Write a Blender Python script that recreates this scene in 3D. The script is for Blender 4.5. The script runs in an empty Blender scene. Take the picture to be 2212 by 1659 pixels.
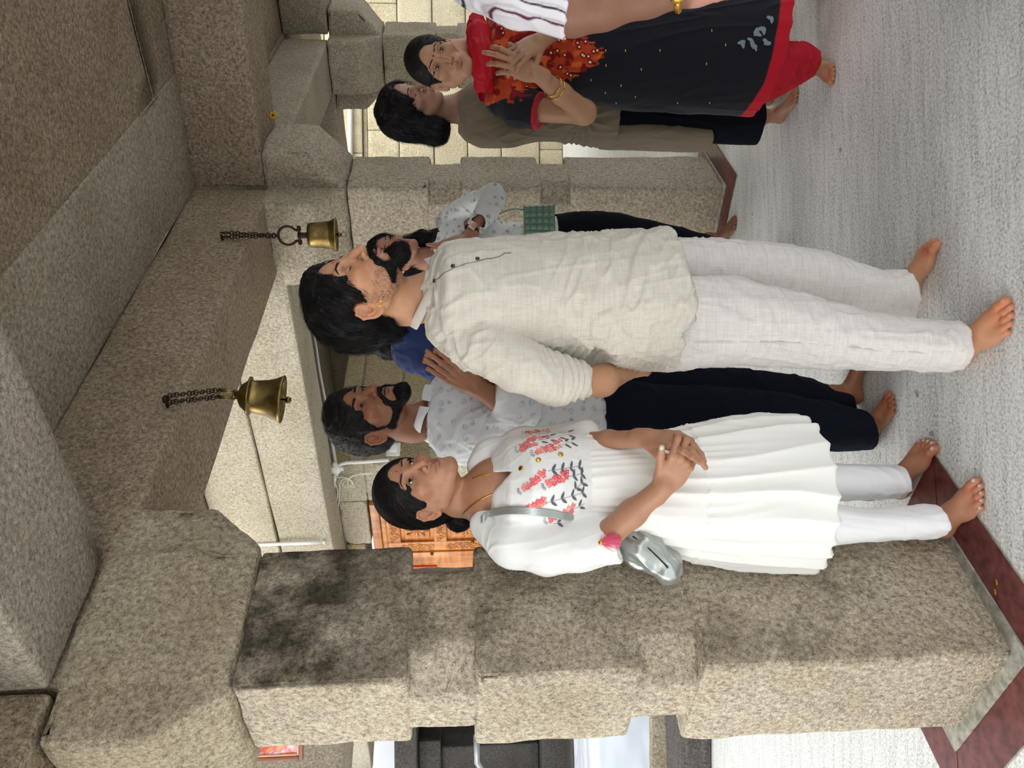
import bpy, bmesh, math, random
import numpy as np
from mathutils import Matrix, Vector
random.seed(7); RNG = np.random.default_rng(7)
S = bpy.context.scene; COL = S.collection

# ---------------------------------------------------------------- camera, sky, exposure
F = 1700.0; PITCH = math.radians(3.8); ROLL = 0.0171; CH = 1.35
fwd = np.array([0, math.cos(PITCH), -math.sin(PITCH)])
_r0 = np.array([1., 0, 0]); _u0 = np.cross(_r0, fwd)
cright = math.cos(ROLL)*_r0 - math.sin(ROLL)*_u0; cup = math.cos(ROLL)*_u0 + math.sin(ROLL)*_r0
CP = np.array([0, 0, CH])
cam = bpy.data.cameras.new('camera'); co = bpy.data.objects.new('camera', cam); COL.objects.link(co)
cam.sensor_fit = 'HORIZONTAL'; cam.sensor_width = 36; cam.lens = F/2212*36; cam.clip_start = 0.05; cam.clip_end = 200
mx = Matrix.Identity(4)
for i in range(3):
    mx[i][0] = -cup[i]; mx[i][1] = cright[i]; mx[i][2] = -fwd[i]; mx[i][3] = CP[i]
co.matrix_world = mx; S.camera = co
w = bpy.data.worlds.new('sky'); S.world = w; w.use_nodes = True
bg = w.node_tree.nodes['Background']; bg.inputs[0].default_value = (0.93, 0.97, 1.0, 1); bg.inputs[1].default_value = 1.9
def area(name, loc, aim, sx, sy, power, col=(1, .98, .94)):
    l = bpy.data.lights.new(name, 'AREA'); l.shape = 'RECTANGLE'; l.size = sx; l.size_y = sy; l.energy = power; l.color = col
    o = bpy.data.objects.new(name, l); COL.objects.link(o); o.location = loc
    o.rotation_euler = (Vector(aim)-Vector(loc)).to_track_quat('-Z', 'Y').to_euler(); return o
# daylight of the open court entering between the columns behind and beside the camera
area('court_daylight', (1.2, -2.6, 2.3), (0.2, 3, 1.0), 4.5, 2.2, 42)
area('left_court_daylight', (-3.3, .5, 2.0), (-.8, 1.95, 1.2), 1.8, 2.0, 48, (1, .97, .9))
area('side_court_daylight', (-4.4, 3.6, 3.2), (0.6, 4.3, 1.9), 3.0, 2.4, 170, (1, .96, .88))
area('right_court_daylight', (3.4, 8.2, 5.2), (3.0, 9.2, 0.6), 5.0, 2.0, 260, (1, .98, .93))
S.view_settings.view_transform = 'Standard'; S.view_settings.look = 'None'
S.view_settings.exposure = 0.0; S.view_settings.gamma = 1.0

# ---------------------------------------------------------------- photo measures -> places
def ray(x, y): return F*fwd + (829.5-y)*cright - (x-1106)*cup
def P(x, y, Y): d = ray(x, y); return CP + d*(Y/d[1])
def Zp(x, y, z): d = ray(x, y); return CP + d*((z-CH)/d[2])
def plane_pt(x, y, p, n):
    d = ray(x, y); return CP + d*(np.dot(np.array(p)-CP, n)/np.dot(d, n))
AZ = math.radians(38.9)
RD = np.array([math.sin(AZ), math.cos(AZ), 0]); LD = np.array([-math.cos(AZ), math.sin(AZ), 0])
C0 = np.array([-0.676, 1.836, 0])
def W(r, l, z): return C0 + r*RD + l*LD + np.array([0, 0, z])

# ---------------------------------------------------------------- materials
def srgb(r, g, b):
    f = lambda c: ((c/255+.055)/1.055)**2.4 if c > 10 else c/255/12.92
    return (f(r), f(g), f(b), 1)
class NT:
    def __init__(s, name, rough=.6, spec=.3):
        s.m = bpy.data.materials.new(name); s.m.use_nodes = True; s.t = s.m.node_tree
        s.b = s.t.nodes['Principled BSDF']; s.b.inputs['Roughness'].default_value = rough
        s.b.inputs['Specular IOR Level'].default_value = spec
        s.tc = s.n('ShaderNodeTexCoord')
    def n(s, k, **kw):
        o = s.t.nodes.new(k)
        for a, v in kw.items(): setattr(o, a, v)
        return o
    def l(s, a, b): s.t.links.new(a, b)
    def noise(s, scale, detail=4, rough=.55, st=(1, 1, 1), rot=(0, 0, 0), src=None, dist=0):
        mp = s.n('ShaderNodeMapping'); mp.inputs['Scale'].default_value = st; mp.inputs['Rotation'].default_value = rot
        s.l(src or s.tc.outputs['Object'], mp.inputs[0])
        o = s.n('ShaderNodeTexNoise'); o.inputs['Scale'].default_value = scale; o.inputs['Detail'].default_value = detail
        o.inputs['Roughness'].default_value = rough; o.inputs['Distortion'].default_value = dist
        s.l(mp.outputs[0], o.inputs['Vector']); return o.outputs[0]
    def ramp(s, src, stops):
        o = s.n('ShaderNodeValToRGB'); e = o.color_ramp.elements
        while len(e) < len(stops): e.new(0.5)
        for i, (p, c) in enumerate(stops):
            e[i].position = p; e[i].color = c if not isinstance(c, (int, float)) else (c, c, c, 1)
        s.l(src, o.inputs[0]); return o.outputs[0]
    def mix(s, a, b, f, mode='MIX'):
        o = s.n('ShaderNodeMix'); o.data_type = 'RGBA'; o.blend_type = mode
        for v, i in ((f, 0), (a, 6), (b, 7)):
            if isinstance(v, (int, float)): o.inputs[i].default_value = v
            elif isinstance(v, tuple): o.inputs[i].default_value = v
            else: s.l(v, o.inputs[i])
        return o.outputs[2]
    def math(s, op, a, b=0.0, c=0.0):
        o = s.n('ShaderNodeMath', operation=op)
        for i, v in enumerate((a, b, c)):
            if isinstance(v, (int, float)): o.inputs[i].default_value = v
            else: s.l(v, o.inputs[i])
        return o.outputs[0]
    def sep(s, src=None):
        o = s.n('ShaderNodeSeparateXYZ'); s.l(src or s.tc.outputs['Object'], o.inputs[0]); return o.outputs
    def col(s, c):
        if isinstance(c, tuple): s.b.inputs['Base Color'].default_value = c
        else: s.l(c, s.b.inputs['Base Color'])
    def bump(s, src, strength=.5, dist=.01):
        o = s.n('ShaderNodeBump'); o.inputs['Strength'].default_value = strength; o.inputs['Distance'].default_value = dist
        s.l(src, o.inputs['Height'])
        if s.b.inputs['Normal'].is_linked: s.l(s.b.inputs['Normal'].links[0].from_socket, o.inputs['Normal'])
        s.l(o.outputs[0], s.b.inputs['Normal'])
def stone(name, light, mid, dark, scale=1.0, st=(1, 1, 1), rot=(0, 0, 0), bump=.6, contrast=1.0, stain=None, speck=1.0):
    k = NT(name, .85, .2)
    big = k.noise(2.2*scale, 5, .6)
    sp = k.noise(75*scale, 5, .75, st, rot)
    fine = k.noise(240*scale, 3, .8)
    v = k.math('ADD', k.math('MULTIPLY', sp, .62*speck), k.math('MULTIPLY', fine, .38))
    c = k.ramp(v, [(.36, dark), (.47, mid), (.62, light)] if contrast >= 1 else [(.25, dark), (.48, mid), (.75, light)])
    c = k.mix(c, (.55, .5, .42, 1), k.ramp(big, [(.42, 0.0), (.75, .55)]), 'MULTIPLY')
    warm = k.noise(9*scale, 3)
    c = k.mix(c, (1.0, .88, .72, 1), k.ramp(warm, [(.5, 0.0), (.72, .22)]), 'MULTIPLY')
    if stain: c = stain(k, c)
    k.col(c)
    chis = k.noise(60*scale, 4, .6, st, rot)
    k.bump(chis, bump, .02); k.bump(fine, .35*bump, .004)
    return k.m
M = {}
M['stone'] = stone('granite_brown', srgb(196, 184, 158), srgb(150, 139, 118), srgb(90, 81, 68))
def dark_stain(k, c):   # oil-blackened patch on the upper block of the near column
    x = k.sep()
    zz = k.math('ADD', x[2], k.math('MULTIPLY', k.noise(6, 4), .12))
    m = k.math('MULTIPLY', k.ramp(zz, [(.0, 0), (.01, 0)]), 0)
    up = k.n('ShaderNodeMapRange'); up.inputs[1].default_value = 1.50; up.inputs[2].default_value = 1.66; k.l(x[2], up.inputs[0])
    # distance along the face away from the lit corner
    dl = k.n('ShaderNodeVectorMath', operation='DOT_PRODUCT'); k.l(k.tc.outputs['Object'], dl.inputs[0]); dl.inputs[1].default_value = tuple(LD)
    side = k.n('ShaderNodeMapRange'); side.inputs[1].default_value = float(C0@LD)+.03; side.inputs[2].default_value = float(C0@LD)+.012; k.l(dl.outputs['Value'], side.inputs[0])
    blot = k.ramp(k.noise(5.5, 7, .72, (1, 1, .8)), [(.36, 0.0), (.56, 1.0)])
    f = k.math('MULTIPLY', k.math('MULTIPLY', up.outputs[0], side.outputs[0]), blot)
    c = k.mix(c, (.12, .11, .10, 1), k.math('MULTIPLY', f, .92), 'MULTIPLY')
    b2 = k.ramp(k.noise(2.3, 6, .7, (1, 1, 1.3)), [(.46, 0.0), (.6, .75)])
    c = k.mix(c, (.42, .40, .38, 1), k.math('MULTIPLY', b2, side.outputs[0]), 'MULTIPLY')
    return c
M['pillar'] = stone('granite_column', srgb(216, 205, 184), srgb(168, 156, 137), srgb(98, 89, 77), stain=dark_stain, bump=.75)
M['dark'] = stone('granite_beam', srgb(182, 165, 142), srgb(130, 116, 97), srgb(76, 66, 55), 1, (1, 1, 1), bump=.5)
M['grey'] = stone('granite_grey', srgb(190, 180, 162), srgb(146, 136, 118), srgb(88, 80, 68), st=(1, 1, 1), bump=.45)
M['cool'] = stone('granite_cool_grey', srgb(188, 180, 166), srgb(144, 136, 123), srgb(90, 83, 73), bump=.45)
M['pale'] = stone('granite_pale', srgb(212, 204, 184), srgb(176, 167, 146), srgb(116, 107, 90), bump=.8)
M['soot'] = stone('granite_sooty', srgb(112, 108, 104), srgb(78, 75, 72), srgb(45, 42, 40), bump=.4)
def floor_mat():
    k = NT('granite_floor', .42, .4)
    sp = k.noise(120, 4, .8, (1, 1, 1)); st = k.noise(26, 6, .7, (.16, 1.5, 1), (0, 0, math.radians(-8)), dist=.6)
    st2 = k.noise(3.2, 6, .7, (.12, 1.6, 1), (0, 0, math.radians(-8)), dist=.8)
    v = k.math('ADD', k.math('MULTIPLY', sp, .72), k.math('MULTIPLY', st, .28))
    c = k.ramp(v, [(.36, srgb(126, 128, 130)), (.45, srgb(192, 193, 192)), (.56, srgb(232, 232, 228))])
    c = k.mix(c, (.42, .45, .5, 1), k.ramp(st2, [(.60, 0.0), (.72, .75)]), 'MULTIPLY')
    d = k.noise(8, 3, .5); c = k.mix(c, (.25, .25, .26, 1), k.ramp(k.noise(14, 2, .4), [(.73, 0.0), (.77, .7)]), 'MULTIPLY')
    k.col(c); k.bump(sp, .12, .002); return k.m
M['floor'] = floor_mat()
k = NT('red_oxide_tile', .32, .45)
k.col(k.mix(k.ramp(k.noise(30, 4), [(.35, srgb(78, 36, 36)), (.65, srgb(112, 60, 58))]), srgb(165, 140, 132), k.ramp(k.noise(10, 6, .7, (.3, 2, 1), (0, 0, .6)), [(.6, 0.0), (.8, .3)]))); M['red'] = k.m
k = NT('grout', .9, .1); k.col(k.ramp(k.noise(40, 4), [(.3, srgb(120, 118, 108)), (.7, srgb(176, 172, 160))])); M['grout'] = k.m
def plain(name, col, rough=.6, spec=.3, metal=0, nz=0, nscale=40, bump=0):
    k = NT(name, rough, spec); k.b.inputs['Metallic'].default_value = metal
    if nz: k.col(k.mix(col, (1-nz, 1-nz, 1-nz, 1), k.noise(nscale, 4), 'MULTIPLY'))
    else: k.col(col)
    if bump: k.bump(k.noise(nscale, 4), bump, .004)
    return k.m
M['pvc'] = plain('pvc_pipe', srgb(222, 222, 216), .35, .4, nz=.06)
M['cable'] = plain('cable', srgb(214, 210, 190), .45, nz=.05)
M['iron'] = plain('rusty_iron', srgb(62, 44, 36), .6, .4, .7, nz=.4, nscale=200)
def brass():
    k = NT('brass', .3, .5); k.b.inputs['Metallic'].default_value = 1
    k.col(k.ramp(k.noise(18, 5, .65), [(.3, srgb(70, 58, 34)), (.6, srgb(132, 112, 66))]))
    k.l(k.ramp(k.noise(30, 4), [(.3, .3), (.7, .5)]), k.b.inputs['Roughness']); k.bump(k.noise(60, 3), .15, .002); return k.m
M['brass'] = brass()
M['gold'] = plain('gold', srgb(226, 178, 84), .22, .5, 1, nz=.1, nscale=300)
def wood():
    k = NT('teak', .32, .5)
    g = k.noise(14, 6, .65, (1, 1, .08) , dist=1.2)
    g2 = k.noise(5, 5, .6, (.3, .3, 2.2), dist=1.5)
    k.col(k.ramp(k.math('ADD', k.math('MULTIPLY', g, .5), k.math('MULTIPLY', g2, .5)), [(.32, srgb(104, 56, 20)), (.5, srgb(168, 104, 48)), (.68, srgb(204, 142, 76))]))
    k.bump(g2, .1, .003); return k.m
M['wood'] = wood()

# ---------------------------------------------------------------- mesh helpers
def link(name, me, mat=None, parent=None, smooth=False):
    o = bpy.data.objects.new(name, me); COL.objects.link(o)
    if mat is not None: me.materials.append(M[mat] if isinstance(mat, str) else mat)
    if parent is not None:
        o.parent = parent; o.matrix_parent_inverse = Matrix.Translation(-parent.location)
    if smooth:
        me.shade_smooth()
    return o
def tag(o, label, cat, group=None, kind=None):
    if label: o['label'] = label
    if cat: o['category'] = cat
    if group: o['group'] = group
    if kind: o['kind'] = kind
    return o
def empty(name, loc=(0, 0, 0)):
    o = bpy.data.objects.new(name, None); COL.objects.link(o); o.empty_display_size = .1; o.location = tuple(map(float, loc))
    return o
def mesh(verts, faces): me = bpy.data.meshes.new('m'); me.from_pydata([tuple(v) for v in verts], [], faces); me.update(); return me
class MB:
    def __init__(s): s.v = []; s.f = []
    def add(s, v, f): n = len(s.v); s.v += [tuple(map(float, p)) for p in v]; s.f += [tuple(i+n for i in q) for q in f]
    def hexa(s, p):   # 8 corners: 4 bottom, 4 top
        s.add(p, [(3, 2, 1, 0), (4, 5, 6, 7), (0, 1, 5, 4), (1, 2, 6, 5), (2, 3, 7, 6), (3, 0, 4, 7)])
    def prism(s, poly, z0, z1, wf=None):
        wf = wf or (lambda a, b, z: (a, b, z)); n = len(poly)
        s.add([wf(a, b, z0) for a, b in poly]+[wf(a, b, z1) for a, b in poly],
              [tuple(range(n))[::-1], tuple(range(n, 2*n))]+[(i, (i+1) % n, n+(i+1) % n, n+i) for i in range(n)])
    def box(s, a, b): s.prism([(a[0], a[1]), (b[0], a[1]), (b[0], b[1]), (a[0], b[1])], a[2], b[2])
    def wbox(s, r0, r1, l0, l1, z0, z1): s.prism([(r0, l0), (r1, l0), (r1, l1), (r0, l1)], z0, z1, W)
    def tube(s, pts, rad, n=8, closed=False, cap=True):
        pts = [np.array(p, float) for p in pts]; m = len(pts); rad = rad if hasattr(rad, '__len__') else [rad]*m
        T = [pts[(i+1) % m if closed else min(i+1, m-1)]-pts[(i-1) % m if closed else max(i-1, 0)] for i in range(m)]
        T = [t/(np.linalg.norm(t)+1e-12) for t in T]
        a = np.cross(T[0], [0, 0, 1.]); a = a if np.linalg.norm(a) > .1 else np.cross(T[0], [1., 0, 0]); V = []
        for i in range(m):
            a = a-T[i]*np.dot(a, T[i]); a /= np.linalg.norm(a)+1e-12; b = np.cross(T[i], a)
            V += [pts[i]+rad[i]*(math.cos(2*math.pi*j/n)*a+math.sin(2*math.pi*j/n)*b) for j in range(n)]
        fs = [(i*n+j, i*n+(j+1) % n, ((i+1) % m)*n+(j+1) % n, ((i+1) % m)*n+j) for i in range(m if closed else m-1) for j in range(n)]
        if cap and not closed: fs += [tuple(range(n))[::-1], tuple(range((m-1)*n, m*n))]
        s.add(V, fs)
    def lathe(s, prof, n=32, M4=None):
        M4 = M4 or Matrix.Identity(4); V = [M4 @ Vector((r*math.cos(2*math.pi*j/n), r*math.sin(2*math.pi*j/n), z)) for r, z in prof for j in range(n)]
        s.add(V, [(i*n+j, i*n+(j+1) % n, (i+1)*n+(j+1) % n, (i+1)*n+j) for i in range(len(prof)-1) for j in range(n)])
    def ball(s, c, r, n=10, sc=(1, 1, 1)):
        s.lathe([(max(1e-4, r*math.sin(math.pi*i/n))*1, -r*math.cos(math.pi*i/n)) for i in range(n+1)], n*2,
                Matrix.Translation(Vector(c)) @ Matrix.Diagonal((*sc, 1)))
    def build(s, name, mat, parent=None, smooth=False, fix=True):
        me = mesh(s.v, s.f)
        if fix:
            bm = bmesh.new(); bm.from_mesh(me); bmesh.ops.recalc_face_normals(bm, faces=bm.faces); bm.to_mesh(me); bm.free()
        return link(name, me, mat, parent, smooth)
def rough(o, bev=.012, lvl=4, amp=.014, size=.16, seg=2):
    b = o.modifiers.new('b', 'BEVEL'); b.width = bev; b.segments = seg; b.limit_method = 'ANGLE'
    if lvl:
        s_ = o.modifiers.new('s', 'SUBSURF'); s_.subdivision_type = 'SIMPLE'; s_.levels = s_.render_levels = lvl
        t = bpy.data.textures.new('t', 'CLOUDS'); t.noise_scale = size; t.noise_depth = 3
        d = o.modifiers.new('d', 'DISPLACE'); d.texture = t; d.strength = amp; d.mid_level = .5; d.texture_coords = 'GLOBAL'
    return o
def structure(o, label=None, cat=None):
    o['kind'] = 'structure'
    if label: o['label'] = label
    if cat: o['category'] = cat
    return o

# ---------------------------------------------------------------- floor
b = MB(); b.box((-14, -5, -.12), (14, 16, 0)); structure(b.build('floor', 'floor'), 'grey granite floor with dark streaks running through it', 'floor')

# ---------------------------------------------------------------- columns
PW = .39
def sq(r, l, w=PW, c=0, v=None):
    v = v or w
    if not c: return [(r, l), (r+w, l), (r+w, l+v), (r, l+v)]
    return [(r+c, l), (r+w-c, l), (r+w, l+c), (r+w, l+v-c), (r+w-c, l+v), (r+c, l+v), (r, l+v-c), (r, l+c)]
def column(r, l, label, group, cap_arms, mat='pillar', zt=1.885, vw=None):
    e = empty('stone_column', W(r+PW/2, l+PW/2, 0)); tag(e, label, 'column', group)
    lev = [('base_block', 0, .78, 0), ('octagonal_band', .77, .935, .088), ('middle_block', .925, 1.325, 0), ('octagonal_band', 1.315, 1.495, .088), ('top_block', 1.485, zt, 0)]
    for i_, (nm, z0, z1, c) in enumerate(lev):
        b = MB(); g = 0 if not c else .004
        b.prism(sq(r+g, l+g, PW-2*g, c, vw[i_] if vw else None), z0, z1, W); rough(b.build(nm, mat, e, True), .014 if not c else .008, 4, .016, .12)
    # capital: cross-shaped bracket with sloping undersides
    b = MB(); a = cap_arms; z1 = 2.275; z0 = zt+.005
    def arm(poly_top, poly_bot, zm): # vertical upper part then a sloping underside down to the block
        n = len(poly_top)
        V = [W(p[0], p[1], z0) for p in poly_bot]+[W(p[0], p[1], zm) for p in poly_top]+[W(p[0], p[1], z1) for p in poly_top]
        fs = [tuple(range(n))[::-1], tuple(range(2*n, 3*n))]
        for k_ in range(2): fs += [(k_*n+i, k_*n+(i+1) % n, (k_+1)*n+(i+1) % n, (k_+1)*n+i) for i in range(n)]
        b.add(V, fs)
    q = .0
    arm([(r-a[1], l+q), (r+PW+a[0], l+q), (r+PW+a[0], l+PW-q), (r-a[1], l+PW-q)], [(r-.02, l+q), (r+PW+.02, l+q), (r+PW+.02, l+PW-q), (r-.02, l+PW-q)], 2.04)
    arm([(r+q+.002, l-a[3]), (r+PW-q-.002, l-a[3]), (r+PW-q-.002, l+PW+a[2]), (r+q+.002, l+PW+a[2])], [(r+q+.002, l-.0), (r+PW-q-.002, l-.0), (r+PW-q-.002, l+PW+.02), (r+q+.002, l+PW+.02)], 2.04)
    rough(b.build('bracket_capital', mat if mat != 'pillar' else 'stone', e, True), .02, 4, .03, .18)
    return e
near = column(0, 0, 'big square stone column at the left with a blackened upper block, nearest to the viewer', None, (.17, .12, .2, .02), vw=(.365, .325, .335, .325, .305))
far = column(2.62, 0, 'stone column behind the woman with the green bag, its base ringed by a red border', None, (.17, .17, .17, .17), 'grey')
third = column(5.24, 0, 'farthest stone column, behind the head of the woman in red and black', None, (.17, .17, .17, .17), 'grey')
fourth = None

# red borders on the floor round the two nearer columns, with a grout line next to the stone
def border(n, r, l, g, w_, label):
    e = empty('trim_%d' % n, W(r+PW/2, l+PW/2, 0)); structure(e, label, 'floor border')
    def ring(a0, a1, z0, z1, nm, mat, gap):
        for k_ in range(4):
            c = [(r-a1, l-a1), (r+PW+a1, l-a1), (r+PW+a1, l+PW+a1), (r-a1, l+PW+a1)]; d = [(r-a0, l-a0), (r+PW+a0, l-a0), (r+PW+a0, l+PW+a0), (r-a0, l+PW+a0)]
            k2 = (k_+1) % 4; p = [np.array(x) for x in (c[k_], c[k2], d[k2], d[k_])]
            u = (p[1]-p[0])/np.linalg.norm(p[1]-p[0])*gap
            p = [p[0]+u, p[1]-u, p[2]-u, p[3]+u]
            b = MB(); b.prism([tuple(x) for x in p], z0, z1, W); b.build(nm, mat, e)
    ring(g, g+w_, -.02, .006, 'border_tile', 'red', .003)
    ring(-.03, g, -.02, .012, 'mortar_line', 'grout', 0)
    ring(g-.001, g+w_+.004, -.02, .003, 'grout_line', 'grout', 0)
border(1, 0, 0, .035, .115, 'dark red tile border around the foot of the nearest column')
border(2, 2.62, 0, .02, .10, 'dark red tile border around the foot of the column behind')

# ---------------------------------------------------------------- beams and ceiling
def beam(name, pts, z0, z1, mat, label, wf=W, lvl=4, amp=.02, grp=None):
    b = MB(); b.prism(pts, z0, z1, wf); o = rough(b.build(name, mat, None, True), .012, lvl, amp, .3)
    tag(o, label, 'beam', grp); return o
zb, zc = 2.28, 2.61
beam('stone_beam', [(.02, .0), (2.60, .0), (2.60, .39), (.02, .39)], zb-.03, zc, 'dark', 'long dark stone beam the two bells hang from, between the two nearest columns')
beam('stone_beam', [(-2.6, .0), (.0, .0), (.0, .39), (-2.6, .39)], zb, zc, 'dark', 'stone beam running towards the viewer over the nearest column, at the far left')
beam('stone_beam', [(3.03, .02), (5.2, .02), (5.2, .39), (3.03, .39)], zb-.0, zc, 'grey', 'grey stone beam between the second column and the farthest column')
beam('stone_beam', [(0.0, -.012), (0.39, -.012), (.39, -3.6), (0.0, -3.6)], zb, zc, 'cool', 'pale grey stone beam passing overhead from the nearest column')
a_ = math.radians(118); cd = np.array([math.sin(a_), math.cos(a_)]); nd = np.array([cd[1], -cd[0]])*-1
q0 = W(2.62, -.005, 0)[:2]; q1 = q0+cd*3.4; wd = np.array([-cd[1], cd[0]])*.40
if wd@RD[:2] < 0: wd = -wd
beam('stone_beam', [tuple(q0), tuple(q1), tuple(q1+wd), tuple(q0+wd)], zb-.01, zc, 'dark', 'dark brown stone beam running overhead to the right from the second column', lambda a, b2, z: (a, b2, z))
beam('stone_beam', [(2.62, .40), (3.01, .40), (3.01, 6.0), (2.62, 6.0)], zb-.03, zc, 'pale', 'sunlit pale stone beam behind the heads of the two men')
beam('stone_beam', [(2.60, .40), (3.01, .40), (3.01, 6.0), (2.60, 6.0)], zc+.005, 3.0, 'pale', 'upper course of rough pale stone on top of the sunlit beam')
beam('stone_beam', [(5.24, .40), (5.63, .40), (5.63, 4.0), (5.24, 4.0)], zb, zc, 'grey', 'stone beam far back, going left from the farthest column')
beam('stone_beam', [(5.24, -.0), (5.63, -.0), (5.63, -4.6), (5.24, -4.6)], zb, zc, 'grey', 'stone beam far back, going right from the farthest column')
# ceiling slabs
b = MB()
joints = [-3.0, -1.0, 2.4, 4.6, 7.0]
for r0, r1 in zip(joints[:-1], joints[1:]):
    b.wbox(r0+.004, r1-.004, -2.2, -.0, zc+.004+.006*math.sin(r0*7), zc+.25); b.wbox(r0+.004, r1-.004, -5.0, -2.208, zc+.006*math.sin(r0*5), zc+.25)
    if r0 < 2.3 : b.wbox(r0, r1, .0, .40, zc+.004, zc+.26)
    else: b.wbox(r0+.004, r1-.004, .0, 6.0, zc+.40 if r0 < 3 else zc, zc+.6)
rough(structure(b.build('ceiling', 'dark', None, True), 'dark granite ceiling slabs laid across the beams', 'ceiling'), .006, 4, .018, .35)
b = MB(); b.prism([(-3.0, -.52), (2.75, -.50), (2.75, .0), (-3.0, .0)], zc-.006, zc+.02, W)
o = rough(b.build('trim_3', 'grey', None, True), .002, 5, .006, .3); structure(o, 'grey ceiling slab lying along the top of the bell beam', 'slab')
# step slab seen above the bell beam: lower raised ceiling panel edge
# ---------------------------------------------------------------- shrine block behind (two walls, carved door)
s_r, s_l = 3.01, 2.26
M['wallstone'] = stone('granite_wall', srgb(190, 176, 140), srgb(146, 132, 104), srgb(84, 74, 58), bump=.5)
e = structure(empty('wall_back'), 'stone block wall of the shrine behind the men, with pointed joints', 'wall')
zs = [0, .42, .83, 1.2, 1.56, 1.80, 2.12, 2.27]
rr = random.Random(3)
for i in range(len(zs)-1):
    r = s_r
    while r < 8.0:
        r2 = min(8.0, r+rr.uniform(.7, 1.5)); b = MB(); b.wbox(r+.004, r2-.004, s_l+rr.uniform(-.006, .006), s_l+.3, zs[i]+.006, zs[i+1]-.006)
        rough(b.build('wall_block', 'wallstone', e, True), .008, 3, .016, .14); r = r2
b = MB(); b.wbox(s_r+.03, 7.97, s_l+.03, s_l+.28, 0, 2.25); b.build('mortar', 'grout', e)
e = structure(empty('wall_left'), 'sunlit rough stone wall around the carved wooden door', 'wall')
def wl(l0, l1, z0, z1, mat='pale', d=0): b = MB(); b.wbox(s_r+d, s_r+.3, l0, l1, z0, z1); rough(b.build('wall_block', mat, e, True), .01, 4, .02, .12)
wl(s_l, 2.64, 2.04, 2.25); wl(s_l, 2.64, 1.5, 2.035); wl(s_l, 2.64, .8, 1.49); wl(s_l, 2.64, 0, .79)
wl(2.65, 3.12, 2.05, 2.25); wl(3.13, 5.5, 2.1, 2.25, 'wallstone'); wl(4.3, 5.5, 0, 2.1, 'wallstone')
# ---------------------------------------------------------------- carved door in the sunlit wall
def DP(x, y, r=3.0):
    p = plane_pt(x, y, C0+r*RD, RD)-C0; return float(p@LD), float(p[2])
d1 = structure(empty('door_1', W(3.0, 3.05, 0)), 'orange-brown carved wooden door between the pale walls', 'door')
def dbox(nm, l0, l1, z0, z1, r0, r1, mat='wood', bev=.004, par=None):
    b = MB(); b.wbox(min(r0, r1), max(r0, r1), min(l0, l1), max(l0, l1), min(z0, z1), max(z0, z1)); o = b.build(nm, mat, par or d1, True); rough(o, bev, 0); return o
dl0, dl1, dz = 2.66, 4.28, 2.03
dbox('lintel', dl0, dl1, 1.965, dz, 2.985, 3.1); dbox('inner_lintel', dl0, dl1, 1.925, 1.965, 3.01, 3.1)
dbox('jamb', dl0, 2.72, 0, 1.965, 2.985, 3.1); dbox('jamb', 4.22, dl1, 0, 1.965, 2.985, 3.1)
def scroll(b, l, z, r, turns=1.6, flip=1, face=3.0, rad=.0045, a0=0.):
    pts = []
    for i in range(22):
        t = i/21; a = a0+flip*t*turns*2*math.pi; q = r*(1-.82*t); pts.append(W(face, l+q*math.cos(a), z+q*math.sin(a)))
    b.tube(pts, [rad*(1-.35*i/21) for i in range(22)], 6)
def leaf(l0, l1, par, flip):
    lf = dbox('door_leaf', l0, l1, .02, 1.925, 3.035, 3.075)
    st = .105
    for a, c in ((l0, l0+st), (l1-st, l1)): dbox('stile', a, c, .02, 1.925, 3.012, 3.036, par=lf)
    zz = [1.925, 1.52, 1.12, .72, .35, .02]
    for i, z in enumerate(zz):
        z1 = z if i == 0 else z+.05; z0 = z-.10 if i == 0 else z-.05
        if i == len(zz)-1: z0, z1 = .02, .14
        dbox('rail', l0+st, l1-st, z0, z1, 3.014, 3.036, par=lf)
        b = MB()
        for j in range(3):
            lc = l0+st+(l1-l0-2*st)*(j+.5)/3
            for q in (0, 1, 2): scroll(b, lc+.03*(q-1), (z0+z1)/2+.012*(q-1), .034-.006*q, 1.4, 1 if j % 2 else -1, 3.012, .004, q*2.1)
        b.build('carving', 'wood', lf, True)
        if i < len(zz)-1:
            za, zb_ = zz[i+1]+.05, z0; lm = (l0+l1)/2
            dbox('panel', l0+st+.03, l1-st-.03, za+.03, zb_-.03, 3.02, 3.036, bev=.012, par=lf)
            b = MB()
            for j in range(8):
                a = j*math.pi/4
                b.tube([W(3.014, lm, (za+zb_)/2), W(3.004, lm+.05*math.cos(a), (za+zb_)/2+.05*math.sin(a)), W(3.016, lm+.10*math.cos(a+.15), (za+zb_)/2+.10*math.sin(a+.15))], [.008, .017, .003], 8)
            b.build('flower_carving', 'wood', lf, True)
            for side in (l0+st*.5, l1-st*.5):
                b = MB(); n = 5
                for j in range(n): scroll(b, side, za+(zb_-za)*(j+.5)/n, .036, 1.5, (-1)**j, 3.010, .0045, j*1.3); scroll(b, side+.012*(-1)**j, za+(zb_-za)*(j+.9)/n, .022, 1.2, -(-1)**j, 3.010, .004, j)
                b.build('carving', 'wood', lf, True)
    return lf
lf1 = leaf(2.725, 3.23, d1, 1); lf2 = leaf(3.46, 4.21, d1, -1)
dbox('centre_board', 3.235, 3.455, .02, 1.925, 3.0, 3.05)
for px, py in ((933, 1195), (1021, 1169)):
    l_, z_ = DP(px, py); b = MB(); b.ball(W(2.992, l_, z_), .013, 8); b.build('knob', 'brass', d1, True)
l_, z_ = DP(943, 1217); l2, z2 = DP(883, 1222); dbox('red_plate', l_+.02, l2+.06, z_, z2, 2.985, 3.0, plain('red_paint', srgb(190, 60, 46), .5))
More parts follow.
